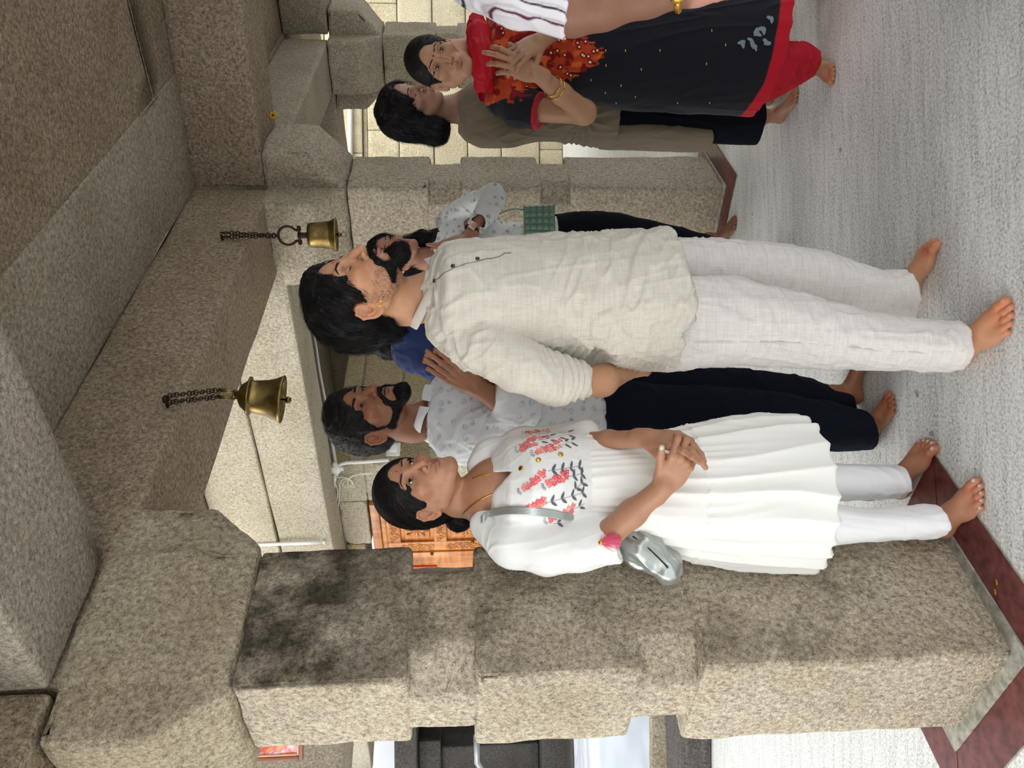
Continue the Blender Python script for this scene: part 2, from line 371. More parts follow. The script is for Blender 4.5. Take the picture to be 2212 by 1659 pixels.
b = MB(); b.wbox(3.1, 3.16, dl0, dl1, 0, dz); b.build('backing', 'soot', d1)

# ---------------------------------------------------------------- conduit, junction boxes, cables, switch
def S2(x, y, r=2.985): l, z = DP(x, y, r); return W(r, l, z)
def S1(x, y, off=.02): return plane_pt(x, y, W(3.01, s_l-off, 0), LD)
tr = empty('conduit_pipe', S2(705, 1172)); tag(tr, 'white plastic conduit with junction boxes under the sunlit beam', 'pipe')
b = MB(); b.tube([plane_pt(500, 1178, C0+2.6*RD, RD), plane_pt(655, 1173, C0+2.59*RD, RD), plane_pt(690, 1171, C0+2.59*RD, RD)], .013, 10); b.build('pipe', 'pvc', tr, True)
b = MB(); b.tube([S2(706, 1165), S2(716, 1110), S2(722, 1040), S2(725, 1020)], .013, 10); b.build('pipe', 'pvc', tr, True)
b = MB(); b.tube([plane_pt(700, 1171, C0+2.6*RD, RD), S2(706, 1168)], .013, 10); b.build('pipe', 'pvc', tr, True)
b = MB(); b.tube([S2(727, 1010), S1(737, 1003), S1(748, 1000), S1(790, 998), S1(840, 994)], .012, 10); b.build('pipe', 'pvc', tr, True)
b = MB(); b.tube([S1(725, 1000), S1(705, 880), S1(690, 800), S1(683, 750), S1(676, 715)], .011, 10); b.build('pipe', 'pvc', tr, True)
for p, n in ((S2(703, 1172, 2.97), RD), (S2(725, 1013, 2.975), RD)):
    q = Vector(p); Mx = Matrix.Translation(q) @ Vector(RD).to_track_quat('Z', 'Y').to_matrix().to_4x4()
    b = MB(); b.lathe([(0, -.022), (.032, -.022), (.036, -.016), (.036, .02), (0, .02)], 24, Mx)
    for s_ in (-.012, .012): b.lathe([(0, -.026), (.004, -.025), (.004, -.02)], 8, Mx @ Matrix.Translation((s_*1.4, s_, 0)))
    b.tube([q-Vector(LD)*.055, q+Vector(LD)*.055], .016, 10); b.tube([q-Vector((0, 0, .055)), q+Vector((0, 0, .05))], .016, 10)
    b.build('junction_box', 'pvc', tr, True)
cb = empty('electric_cable', S2(745, 1040)); tag(cb, 'thin white cables looped loosely beside the conduit', 'cable')
def spline(pts, n=8):
    pts = [np.array(p, float) for p in pts]; out = []; q = [pts[0]]+pts+[pts[-1]]
    for i in range(1, len(q)-2):
        for k_ in range(n):
            t = k_/n; a, b_, c, d = q[i-1], q[i], q[i+1], q[i+2]
            out.append(.5*((2*b_)+(-a+c)*t+(2*a-5*b_+4*c-d)*t*t+(-a+3*b_-3*c+d)*t**3))
    return out+[pts[-1]]
for pts in ([(700, 1160), (715, 1125), (726, 1090), (729, 1060), (722, 1035), (735, 1031), (755, 1035), (762, 1045), (750, 1052), (740, 1045), (760, 1030), (785, 1023), (805, 1021)],
            [(702, 1163), (720, 1125), (731, 1092), (733, 1060), (736, 1040), (748, 1034), (757, 1040), (765, 1052), (752, 1048), (755, 1032), (775, 1025), (806, 1024)]):
    b = MB(); b.tube(spline([S2(*p, 2.972) for p in pts]), .0035, 6); b.build('cable', 'cable', cb, True)
sw = empty('light_switch', S1(848, 974)); tag(sw, 'square white light switch on the stone wall above the woman in white', 'switch')
def plate(nm, x0, x1, y0, y1, off0, off1, mat):
    a, c = S1(x0, y0, 0), S1(x1, y1, 0); ra, rb = (a-C0)@RD, (c-C0)@RD
    b = MB(); b.wbox(min(ra, rb), max(ra, rb), s_l-off1, s_l-off0, min(a[2], c[2]), max(a[2], c[2])); o = b.build(nm, mat, sw, True); rough(o, .004, 0)
plate('back_plate', 836, 864, 960, 986, 0, .014, 'pvc'); plate('rocker', 842, 858, 966, 980, .012, .020, plain('switch_white', srgb(240, 242, 246), .3))

# ---------------------------------------------------------------- bright court wall to the right, behind
e = structure(empty('wall_right'), 'pale sunlit court wall of dressed stone blocks, far right', 'wall')
M['court'] = stone('granite_court', srgb(240, 232, 208), srgb(206, 196, 168), srgb(150, 138, 112), bump=.5, speck=.8)
rr = random.Random(5); zs = [0, .3, .78, 1.2, 1.62, 2.05, 2.44, 2.5, 2.95, 3.5]
for i in range(len(zs)-1):
    x = 1.0
    while x < 9.5:
        x2 = x+rr.uniform(1.2, 2.4) if i != 6 else x+3; b = MB(); dd = rr.uniform(-.01, .01) + (.05 if i == 6 else 0)
        b.box((x+.004, 9.86+dd, zs[i]+.005), (x2-.004, 10.3, zs[i+1]-.005)); rough(b.build('wall_block', 'court', e, True), .01, 3, .008, .3); x = x2
b = MB(); b.box((1, 9.95, 0), (9.5, 10.28, 3.5)); b.build('mortar', 'grout', e)
b = MB(); b.tube([P(753, 150, 9.83), P(756, 240, 9.83), P(757, 340, 9.83)], .03, 10); tag(b.build('drain_pipe', 'pvc', None, True), 'white pipe running along the top of the sunlit court wall', 'pipe')
# yellow flower tucked in the beam
fl = empty('flower', P(590, 248, 5.3)); tag(fl, 'small yellow flower stuck on the capital of the second column', 'flower')
c = plane_pt(590, 250, W(2.62, -.01, 0), np.cross(RD, [0, 0, 1])); c = W(2.62+.45, -.02, 2.2) if True else c
pf = P(590, 250, 4.0); fl.location = tuple(pf); b = MB(); yl = plain('petal_yellow', srgb(176, 134, 30), .6)
for i in range(7): a = i*.9; b.ball(pf+np.array([.012*math.cos(a), -.004*i/7, .012*math.sin(a)]), .010, 6, (1, .5, 1))
b.build('petals', yl, fl, True); b = MB(); b.ball(pf+np.array([0, -.01, 0]), .005, 5); b.build('flower_centre', 'iron', fl, True)

# ---------------------------------------------------------------- left exterior: court beyond the nearest column
b = MB(); b.prism([(-1.9, 2.62), (2.0, 2.62), (2.0, 3.0), (-1.9, 3.0)], 2.02, 2.6, W); tag(rough(b.build('stone_beam', 'grey', None, True), .01, 4, .03, .2), 'stone lintel the framed picture hangs on, at the lower left of the photo', 'beam')
pfm = empty('framed_picture', P(600, 1630, 3.45)); tag(pfm, 'small framed colourful print hung high outside, half hidden by the column', 'picture')
u = (P(545, 1628, 3.45)-P(655, 1640, 3.5)); dv = np.array([0, 0, 1.]); pA = P(655, 1640, 3.45); lft = np.array([1., .12, 0]); lft /= np.linalg.norm(lft)
def fbox(nm, s0, s1, t0, t1, y0, y1, mat):
    b = MB(); f = lambda s_, t_, y_: pA+lft*s_+dv*t_+np.array([0, 1, 0])*y_
    b.hexa([f(s0, t0, y0), f(s1, t0, y0), f(s1, t0, y1), f(s0, t0, y1), f(s0, t1, y0), f(s1, t1, y0), f(s1, t1, y1), f(s0, t1, y1)]); o = b.build(nm, mat, pfm, True); rough(o, .003, 0)
M['frame'] = plain('frame_brown', srgb(136, 84, 60), .35, .5, nz=.3, nscale=60); M['framegold'] = plain('frame_gold', srgb(214, 170, 130), .35)
for q in ((0, .25, 0, .018), (0, .25, .205, .223), (0, .018, .018, .205), (.232, .25, .018, .205)): fbox('frame', *q, -.012, .012, 'frame')
for q in ((.018, .232, .018, .026), (.018, .026, .026, .205)): fbox('inner_frame', *q, -.008, .010, 'framegold')
k = NT('print', .2, .6); x = k.sep(); n_ = k.noise(7, 3, .5, dist=1)
k.col(k.ramp(n_, [(.3, srgb(34, 44, 96)), (.42, srgb(190, 190, 200)), (.5, srgb(190, 50, 44)), (.58, srgb(204, 150, 44)), (.7, srgb(180, 84, 140))])); M['print'] = k.m
fbox('print', .02, .24, .022, .21, .0, .008, 'print')
M['white_sheet'] = plain('plastic_sheet', srgb(206, 214, 226), .25, .5, nz=.12, nscale=6, bump=.6)
# rough kerb and a sheet-covered block behind it
b = MB(); b.box((-3.6, 4.24, 0), (-1.0, 4.6, .17)); tag(rough(b.build('stone_kerb', 'soot', None, True), .03, 4, .07, .12), 'dark rough stone kerb at the edge of the floor, lower left', 'kerb')
b = MB(); b.box((-3.6, 4.66, 0), (-1.5, 5.5, .60)); blk = rough(b.build('covered_block', 'white_sheet', None, True), .04, 5, .05, .25); tag(blk, 'low block covered with bluish white plastic sheet behind the dark kerb', 'block')
b = MB(); b.box((-3.7, 4.62, .0), (-1.6, 4.69, .25)); tag(rough(b.build('slab', 'grey', None, True), .01, 3, .02), 'grey slab leaning at the foot of the sheet-covered block', 'slab')
# far dark shrine with lattice gate and railing
far_b = empty('shrine_building', (-5, 9, 0)); tag(far_b, 'dark grey stone shrine across the court, seen past the left edge of the column', 'building')
def fb(nm, x0, x1, y0, y1, z0, z1, mat='soot', lvl=3): b = MB(); b.box((x0, y0, z0), (x1, y1, z1)); return rough(b.build(nm, mat, far_b, True), .02, lvl, .03, .3)
fb('plinth', -8, -2.6, 8.3, 11, 0, .55); fb('step', -8, -2.8, 7.9, 8.3, 0, .3)
for x in (-6.6, -5.3, -4.30, -3.4):
    fb('column', x, x+.36, 8.6, 8.96, .55, 1.62); fb('column_capital', x-.12, x+.48, 8.5, 9.05, 1.62, 1.86)
fb('roof_slab', -8, -2.6, 8.3, 11, 1.86, 2.1); fb('rear_wall', -8, -2.6, 10.2, 10.6, .5, 1.9)
b = MB()
for i in range(7): b.box((-5.6+.2*i, 8.3, .6), (-5.56+.2*i, 8.34, 1.5))
for z in (.6, .9, 1.2, 1.46): b.box((-5.6, 8.29, z), (-4.36, 8.345, z+.04))
gt = b.build('lattice_gate', plain('gate_grey', srgb(96, 96, 98), .5), None); tag(gt, 'grey metal lattice gate in front of the dark shrine', 'gate')
b = MB(); b.tube([(-6.5, 7.2, .95), (-3.95, 7.2, .95), (-3.45, 7.2, 1.25), (-3.2, 7.2, 1.25)], .03, 8)
for x in (-6, -5, -4): b.tube([(x, 7.2, 0), (x, 7.2, .95)], .025, 8)
tag(b.build('railing', plain('rail_steel', srgb(150, 152, 154), .3, .5, .6), None, True), 'steel hand rail in the court in front of the dark shrine', 'railing')
M['limewash'] = plain('limewash', srgb(232, 232, 236), .8, nz=.1, nscale=4)
b = MB(); b.box((-9, 11.2, 0), (-3, 11.6, 4)); b.build('wall_front', 'limewash', None, True); structure(bpy.data.objects['wall_front'], 'white limewashed wall of the court far behind the shrine', 'wall')

# ---------------------------------------------------------------- bells
def chain_mb(pts_a, pts_b, n, r=.0075, t=.0018):
    b = MB()
    A_, B_ = np.array(pts_a), np.array(pts_b); d = (B_-A_)/np.linalg.norm(B_-A_); s1 = np.cross(d, [0, 1, 0.3]); s1 /= np.linalg.norm(s1); s2 = np.cross(d, s1)
    for i in range(n):
        c = A_+(B_-A_)*(i+.5)/n; s_ = s1 if i % 2 else s2; h = np.linalg.norm(B_-A_)/n*.72
        if i % 3 == 2: s_ = (s1+s2)/1.414
        b.tube([c+d*h*math.cos(a)+s_*r*math.sin(a) for a in [k_*math.pi/5 for k_ in range(10)]], t, 5, True)
    return b
FN = -np.cross(RD, [0, 0, 1.]); FN = np.cross(RD, [0, 0, 1.])   # outward normal of the bell beam face
if FN@np.array([0, 1., 0]) > 0: FN = -FN
off = FN*.03
def bell(name_label, top, parts_dir, y_len, R0, style):
    pass
h1 = plane_pt(357, 863, C0+off, FN)
m1 = P(612, 863, h1[1])
b1 = empty('temple_bell', m1); tag(b1, 'brass bell hanging on a doubled chain at the left, nearer to the viewer', 'bell', None)
bell_mat = 'brass'
ax = (h1-m1)/np.linalg.norm(h1-m1); Mx = Matrix.Translation(Vector(m1)) @ (Vector(ax)+Vector((.10, -.10, 0))).to_track_quat('Z', 'Y').to_matrix().to_4x4()
prof = [(.064, .006), (.076, .0), (.079, .003), (.074, .012), (.066, .028), (.059, .05), (.055, .075), (.052, .096), (.054, .1), (.064, .103), (.064, .109), (.050, .114), (.044, .122), (.037, .131), (.026, .137), (.014, .142), (.012, .152), (.0, .153)]
b = MB(); b.lathe(prof, 48, Mx); b.lathe([(.064, .006), (.056, .05), (.048, .1), (.0, .12)], 48, Mx); b.build('bell_body', bell_mat, b1, True, fix=False)
b = MB(); b.lathe([(0, .10), (.003, .1), (.003, -.006), (.010, -.010), (.012, -.016), (.008, -.024), (.0, -.026)], 12, Mx); b.build('clapper', bell_mat, b1, True)
b = MB(); 
for s_ in (-1, 1): b.tube([Mx @ Vector((s_*.017, 0, z)) for z in (.15, .175, .205)], .006, 8)
b.tube([Mx @ Vector((x, 0, .152)) for x in (-.02, 0, .02)], .007, 8); b.tube([Mx @ Vector((x, 0, .2)) for x in (-.024, 0, .024)], .004, 8)
b.build('yoke', bell_mat, b1, True)
y1_ = np.array(Mx @ Vector((-.016, 0, .2))); y2_ = np.array(Mx @ Vector((.016, 0, .2)))
for s_, q in ((-1, y1_), (1, y2_)):
    hh = h1+np.array([s_*.011, 0, 0]); chain_mb(q, hh, 17, .008, .0021).build('chain', 'iron', b1, True)
b = MB(); b.tube([h1-off*1.6, h1+np.array([0, 0, .0]), h1+np.array([0, 0, -.012])], .0045, 8); b.ball(h1, .012, 8, (1.2, 1, .8)); b.build('hook', 'iron', b1, True)

h2 = plane_pt(478, 507, C0+off, FN); m2 = P(728, 507, h2[1])
b2 = empty('temple_bell', m2); tag(b2, 'brass bell hanging on a chain and round ring above the bearded man in cream', 'bell', None)
Mx = Matrix.Translation(Vector(m2)) @ (Vector((h2-m2)/np.linalg.norm(h2-m2))+Vector((-.03, -.06, 0))).to_track_quat('Z', 'Y').to_matrix().to_4x4()
prof = [(.060, .008), (.071, .0), (.074, .002), (.070, .010), (.066, .014), (.064, .022), (.060, .026), (.059, .034), (.056, .06), (.054, .085), (.053, .108), (.050, .118), (.042, .123), (.015, .125), (.0, .125)]
b = MB(); b.lathe(prof, 48, Mx); b.lathe([(.060, .008), (.054, .05), (.05, .1), (.0, .12)], 48, Mx); b.build('bell_body', bell_mat, b2, True, fix=False)
b = MB(); b.lathe([(0, .10), (.003, .1), (.003, .0), (.011, -.004), (.011, -.014), (.004, -.018), (.0, -.02)], 12, Mx); b.tube([Mx @ Vector((.011*math.sin(a), 0, -.03+.011*math.cos(a))) for a in [i*.7 for i in range(9)]], .002, 6, True); b.build('clapper', bell_mat, b2, True)
b = MB(); b.tube([Mx @ Vector((0, 0, z)) for z in (.12, .14, .165)], [.014, .012, .014], 10); b.tube([Mx @ Vector((x, 0, .158)) for x in (-.032, 0, .032)], .005, 8)
for s_ in (-1, 1): b.ball(Mx @ Vector((s_*.034, 0, .158)), .009, 6)
b.build('shackle_pin', 'iron', b2, True)
b = MB(); b.tube([Mx @ Vector((.042*math.sin(a), 0, .215-.042*math.cos(a)*1.0)) for a in [-2.6+0.26*i+math.pi*0 for i in range(0)]] or [Mx @ Vector((.040*math.sin(.55+i*(2*math.pi-1.1)/20), 0, .207-.040*math.cos(.55+i*(2*math.pi-1.1)/20))) for i in range(21)], .0055, 8)
for s_ in (-1, 1): b.tube([Mx @ Vector((s_*.022, 0, .172)), Mx @ Vector((s_*.027, 0, .150))], .006, 8)
b.build('ring', 'iron', b2, True)
for s_ in (-1, 1): chain_mb(np.array(Mx @ Vector((s_*.002, 0, .247))), h2+np.array([s_*.009, 0, 0]), 19, .009, .0022).build('chain', 'iron', b2, True)
b = MB(); b.tube([h2-off*1.6, h2], .006, 8); b.build('hook', 'iron', b2, True)
# fallen petals on the red border by the near column
for i, (px, py) in enumerate(((2153, 1259), (2150, 1280), (2128, 1283), (2126, 1540))):
    p = Zp(px, py, .0075); b = MB(); b.ball(p, .006, 5, (1.2, .6, .12)); b.ball(p+np.array([.006, .002, 0]), .004, 5, (.6, 1.2, .12))
    o = b.build('fallen_petal', yl, None, True); tag(o, ('tiny yellow petal on the right strip of the red border, outermost of three', 'tiny yellow petal on the right strip of the red border, middle of three', 'tiny yellow petal on the right strip of the red border, innermost of three', 'lone tiny yellow petal on the left strip of the red border')[i], 'petal', 'fallen petals')
# ================================================================ sculpting kit: smooth blended volumes turned into meshes
f32 = np.float32
class Fld:
    def __init__(s, lo, hi, h):
        s.lo = np.array(lo, float)-3*h; s.h = h; s.n = np.ceil((np.array(hi, float)+3*h-s.lo)/h).astype(int)+1
        s.v = np.full(s.n, 1.0, f32); s.M = np.eye(4)
    def ax(s, i, a, b): return (s.lo[i]+s.h*np.arange(a, b)).astype(f32)
    def sub(s, lo, hi):
        a = np.clip(np.floor((np.array(lo)-s.lo)/s.h).astype(int), 0, s.n); b = np.clip(np.ceil((np.array(hi)-s.lo)/s.h).astype(int)+1, 0, s.n)
        if np.any(b-a < 1): return None, None
        sl = tuple(slice(p, q) for p, q in zip(a, b))
        return sl, (s.ax(0, a[0], b[0])[:, None, None], s.ax(1, a[1], b[1])[None, :, None], s.ax(2, a[2], b[2])[None, None, :])
    def apply(s, fn, lo, hi, k, mode):
        m = k+3*s.h; sl, g = s.sub(np.array(lo)-m, np.array(hi)+m)
        if sl is None: return s
        d = fn(*g).astype(f32); v = s.v[sl]; k = max(k, 1e-5)
        if mode == 'u': hh = np.maximum(k-np.abs(v-d), 0)/k; s.v[sl] = np.minimum(v, d)-hh*hh*k*.25
        elif mode == 's': hh = np.maximum(k-np.abs(v+d), 0)/k; s.v[sl] = np.maximum(v, -d)+hh*hh*k*.25
        return s
    def cut(s, fn, k=0):   # keep where fn<0, whole grid
        d = fn(s.ax(0, 0, s.n[0])[:, None, None], s.ax(1, 0, s.n[1])[None, :, None], s.ax(2, 0, s.n[2])[None, None, :])
        if k: hh = np.maximum(k-np.abs(s.v-d), 0)/k; s.v = (np.maximum(s.v, d)+hh*hh*k*.25).astype(f32)
        else: s.v = np.maximum(s.v, d).astype(f32)
        return s
    def cutp(s, p, n, k=0, rad=None):  # keep the side opposite to n (only inside a ball when rad is given)
        p = np.array(p, float); n = np.array(n, float); n = n/np.linalg.norm(n)
        if rad: return s.cut(lambda x, y, z: np.minimum((x-p[0])*n[0]+(y-p[1])*n[1]+(z-p[2])*n[2], rad-np.sqrt((x-p[0])**2+(y-p[1])**2+(z-p[2])**2)), k)
        return s.cut(lambda x, y, z: ((x-p[0])*n[0]+(y-p[1])*n[1]+(z-p[2])*n[2]), k)
    def T(s, p): p = np.array(p, float); return s.M[:3, :3]@p+s.M[:3, 3]
    @property
    def sc(s): return np.linalg.norm(s.M[:3, 0])
    def cap(s, a, b, ra, rb=None, k=.01, mode='u'):
        rb = ra if rb is None else rb; a = s.T(a); b = s.T(b); ra *= s.sc; rb *= s.sc; ba = b-a; L2 = float(ba@ba)+1e-12; r = max(ra, rb)
        def fn(x, y, z):
            px, py, pz = x-a[0], y-a[1], z-a[2]; t = np.clip((px*ba[0]+py*ba[1]+pz*ba[2])/L2, 0, 1)
            return np.sqrt((px-t*ba[0])**2+(py-t*ba[1])**2+(pz-t*ba[2])**2)-(ra+(rb-ra)*t)
        return s.apply(fn, np.minimum(a, b)-r, np.maximum(a, b)+r, k*s.sc, mode)
    def chain(s, pts, rs, k=.01):
        for i in range(len(pts)-1): s.cap(pts[i], pts[i+1], rs[i], rs[i+1], k)
        return s
    def ell(s, c, r, R=None, k=.01, mode='u'):
        c = s.T(c); r = np.array(r, float)*s.sc; Rm = s.M[:3, :3]/s.sc; Rm = Rm if R is None else Rm@np.array(R); ex = np.sqrt(((Rm*r)**2).sum(1))
        def fn(x, y, z):
            px, py, pz = x-c[0], y-c[1], z-c[2]; q = [px*Rm[0, i]+py*Rm[1, i]+pz*Rm[2, i] for i in range(3)]
            k0 = np.sqrt(sum((q[i]/r[i])**2 for i in range(3))); k1 = np.sqrt(sum((q[i]/r[i]**2)**2 for i in range(3)))+1e-9
            return k0*(k0-1)/k1
        return s.apply(fn, c-ex, c+ex, k*s.sc, mode)
    def loft(s, rows, k=.01, mode='u', e=2.0, phi=0.):   # rows: (centre xyz, rx, ry) stacked along z
        rows = sorted(rows, key=lambda q: q[0][2]); Z = np.array([q[0][2] for q in rows])
        zz = np.linspace(Z[0], Z[-1], 240); sm = lambda a: np.interp(zz, Z, a)
        def sm2(a):
            v = sm(a); w_ = max(3, int(240*.03)); kk = np.ones(w_)/w_; return np.convolve(np.pad(v, w_//2, mode='edge'), kk, 'same')[w_//2:w_//2+240]
        cx, cy, rx, ry = [sm2(np.array(a)) for a in ([q[0][0] for q in rows], [q[0][1] for q in rows], [q[1] for q in rows], [q[2] for q in rows])]
        c_, s_ = math.cos(phi), math.sin(phi)
        def fn(x, y, z):
            zc_ = np.clip(z, Z[0], Z[-1]); CX, CY, RX, RY = [np.interp(zc_.ravel(), zz, a).reshape(zc_.shape) for a in (cx, cy, rx, ry)]
            dx, dy = x-CX, y-CY
            if phi: dx, dy = dx*c_+dy*s_, -dx*s_+dy*c_
            if e == 2.0: q = np.sqrt((dx/RX)**2+(dy/RY)**2)
            else: q = (np.abs(dx/RX)**e+np.abs(dy/RY)**e)**(1/e)
            g = np.sqrt((dx/RX**2)**2+(dy/RY**2)**2)+1e-6; d = (q-1)*np.minimum(q/g, np.maximum(RX, RY))
            ez = np.maximum(Z[0]-z, z-Z[-1])
            return np.where(ez > 0, np.sqrt(np.maximum(d, 0)**2+ez**2), np.maximum(d, ez))
        m = max(rx.max(), ry.max()); lo = [cx.min()-m, cy.min()-m, Z[0]]; hi = [cx.max()+m, cy.max()+m, Z[-1]]
        return s.apply(fn, lo, hi, k, mode)
    def sample(s, p):
        q = (np.asarray(p)-s.lo)/s.h; i = np.clip(np.floor(q).astype(int), 0, s.n-2); t = np.clip(q-i, 0, 1); r = 0
        for a in (0, 1):
            for b in (0, 1):
                for c in (0, 1):
                    w_ = (t[:, 0] if a else 1-t[:, 0])*(t[:, 1] if b else 1-t[:, 1])*(t[:, 2] if c else 1-t[:, 2])
                    r = r+w_*s.v[i[:, 0]+a, i[:, 1]+b, i[:, 2]+c]
        return r
    def grad(s, p):
        g = np.stack([s.sample(p+np.eye(3)[i]*s.h)-s.sample(p-np.eye(3)[i]*s.h) for i in range(3)], 1); return g/(np.linalg.norm(g, axis=1, keepdims=True)+1e-9)
    def drop(s, p, d, n=200, st=.001):   # march points along d onto the surface
        p = np.array(p, float); d = np.array(d, float); act = np.ones(len(p), bool)
        for _ in range(n):
            act &= s.sample(p) > 0
            if not act.any(): break
            p[act] += d*st
        return p
    def mesh(s, smooth=1):
        v = s.v; sg = v < 0; c = np.zeros(np.array(v.shape)-1, np.uint8)
        for a in (0, 1):
            for b in (0, 1):
                for d in (0, 1): c += sg[a:c.shape[0]+a, b:c.shape[1]+b, d:c.shape[2]+d]
        act = (c > 0) & (c < 8); idx = np.argwhere(act); idg = np.full(c.shape, -1, np.int32); idg[act] = np.arange(len(idx))
        acc = np.zeros((len(idx), 3)); cnt = np.zeros(len(idx)); cs = [(a, b, d) for a in (0, 1) for b in (0, 1) for d in (0, 1)]
        for i, A in enumerate(cs):
            for B in cs[i+1:]:
                if sum(abs(p-q) for p, q in zip(A, B)) != 1: continue
                va = v[idx[:, 0]+A[0], idx[:, 1]+A[1], idx[:, 2]+A[2]].astype(float); vb = v[idx[:, 0]+B[0], idx[:, 1]+B[1], idx[:, 2]+B[2]].astype(float)
                m = (va < 0) != (vb < 0); t = (va[m]/(va[m]-vb[m]))[:, None]; acc[m] += np.array(A)*(1-t)+np.array(B)*t; cnt[m] += 1
        P_ = s.lo+s.h*(idx+acc/cnt[:, None]); fs = []
        for ax in range(3):
            u, w_ = [(1, 2), (2, 0), (0, 1)][ax]; sl0 = [slice(None)]*3; sl1 = [slice(None)]*3; sl0[ax] = slice(0, -1); sl1[ax] = slice(1, None)
            a, b = sg[tuple(sl0)], sg[tuple(sl1)]; e = np.argwhere(a != b); e = e[(e[:, u] > 0) & (e[:, w_] > 0) & (e[:, u] < c.shape[u]) & (e[:, w_] < c.shape[w_])]
            ins = a[e[:, 0], e[:, 1], e[:, 2]]; q = []
            for du, dw in ((-1, -1), (0, -1), (0, 0), (-1, 0)):
                t = e.copy(); t[:, u] += du; t[:, w_] += dw; q.append(idg[t[:, 0], t[:, 1], t[:, 2]])
            q = np.stack(q, 1); q[~ins] = q[~ins][:, ::-1]; fs.append(q[(q >= 0).all(1)])
        Fc = np.concatenate(fs)
        for _ in range(smooth):
            A = np.zeros_like(P_); n = np.zeros(len(P_))
            for i in range(4):
                np.add.at(A, Fc[:, i], P_[Fc[:, (i+1) % 4]]+P_[Fc[:, (i+3) % 4]]); np.add.at(n, Fc[:, i], 2)
            P_ = P_*.5+.5*A/np.maximum(n, 1)[:, None]
        return P_, Fc
def linkt(parts, pairs):   # hidden lengths of limb joining the sculpted pieces inside the clothes
    for a, b, r in pairs:
        q = MB(); q.tube([a, (np.array(a)+np.array(b))/2, b], r, 8, cap=False); parts.append((np.array(q.v), np.array(q.f), np.array([.3, .2, .15])))
def skullcap(H, t):
    H.ell((0, -.014, .030), (.075+t, .096+t, .087+t), k=.02); H.ell((0, .026, .036), (.064+t, .058+t, .060+t), k=.03)
def vnormals(V, Fc):
    a, b = V[Fc[:, 2]]-V[Fc[:, 0]], V[Fc[:, 3]]-V[Fc[:, 1]]; n = np.cross(a, b); N = np.zeros_like(V)
    for i in range(4): np.add.at(N, Fc[:, i], n)
    return N/(np.linalg.norm(N, axis=1, keepdims=True)+1e-12)
def _h(i, j, k, s):
    n = (i.astype(np.int64)*73856093 ^ j.astype(np.int64)*19349663 ^ k.astype(np.int64)*83492791 ^ (s*2654435761)) & 0xffffffff
    n = ((n >> 13) ^ n)*1274126177 & 0xffffffff; n = ((n >> 16) ^ n)*60493 & 0xffffff
    return n/float(0xffffff)*2-1
def vn(p, s=0):
    p = np.asarray(p); i = np.floor(p).astype(int); t = p-i; t = t*t*t*(t*(t*6-15)+10); r = 0
    for a in (0, 1):
        for b in (0, 1):
            for c in (0, 1):
                r = r+(t[:, 0] if a else 1-t[:, 0])*(t[:, 1] if b else 1-t[:, 1])*(t[:, 2] if c else 1-t[:, 2])*_h(i[:, 0]+a, i[:, 1]+b, i[:, 2]+c, s)
    return r
def fbm(p, s=0, o=3): return sum(vn(p*2**i, s+i)*.5**i for i in range(o))
def folds(V, d, long_, cross, s=0, warp=.5):   # creases running along d, [0..1], sharp ridges
    d = np.array(d, float); d /= np.linalg.norm(d); a = np.cross(d, [0, 1, .1]); a /= np.linalg.norm(a); b = np.cross(d, a)
    q = np.stack([V@d/long_, V@a/cross, V@b/cross], 1); q = q+warp*np.stack([vn(q*.7+9, s+5), vn(q*.7+3, s+6), vn(q*.7+5, s+7)], 1)
    return 1-np.minimum(np.abs(vn(q, s))*2.2, 1)
def npmesh(name, V, Fc, mat, parent=None, col=None, smooth=True):
    me = bpy.data.meshes.new(name); nv, nf = len(V), len(Fc); k_ = Fc.shape[1]
    me.vertices.add(nv); me.vertices.foreach_set('co', np.asarray(V, f32).ravel()); me.loops.add(nf*k_); me.loops.foreach_set('vertex_index', Fc.astype(np.int32).ravel())
    me.polygons.add(nf); me.polygons.foreach_set('loop_start', np.arange(0, nf*k_, k_, dtype=np.int32)); me.polygons.foreach_set('loop_total', np.full(nf, k_, np.int32))
    me.update(calc_edges=True); me.validate()
    if col is not None:
        at = me.color_attributes.new('Col', 'FLOAT_COLOR', 'POINT'); c = np.ones((nv, 4), f32); c[:, :3] = np.broadcast_to(col, (nv, 3)); at.data.foreach_set('color', c.ravel())
    return link(name, me, mat, parent, smooth)
def join(parts):   # [(V,F,C)]
    n = 0; Vs, Fs, Cs = [], [], []
    for V, Fc, C in parts: Vs.append(V); Fs.append(Fc+n); Cs.append(np.broadcast_to(C, (len(V), 3))); n += len(V)
    return np.concatenate(Vs), np.concatenate(Fs), np.concatenate(Cs)
def strands(pts, rad, n=3):  # pts (S, K, 3) -> tapering tubes
    S_, K, _ = pts.shape; T = np.gradient(pts, axis=1); T /= np.linalg.norm(T, axis=2, keepdims=True)+1e-12
    a = np.cross(T, np.array([.3, .5, .8])); a /= np.linalg.norm(a, axis=2, keepdims=True)+1e-12; b = np.cross(T, a)
    tp = np.linspace(1, .25, K)[None, :, None]*np.asarray(rad).reshape(-1, 1, 1); V = np.stack([pts+tp*(math.cos(2*math.pi*j/n)*a+math.sin(2*math.pi*j/n)*b) for j in range(n)], 2)
    i = (np.arange(S_)[:, None, None]*K+np.arange(K-1)[None, :, None])*n; j = np.arange(n)[None, None, :]; j2 = (j+1) % n
    return V.reshape(-1, 3), np.stack([i+j, i+j2, i+n+j2, i+n+j], 3).reshape(-1, 4)
lin = lambda r, g, b: np.array(srgb(r, g, b)[:3])
def lerp(a, b, t): t = np.clip(t, 0, 1)[:, None]; return a*(1-t)+b*t
def sstep(x, a, b): t = np.clip((x-a)/(b-a), 0, 1); return t*t*(3-2*t)

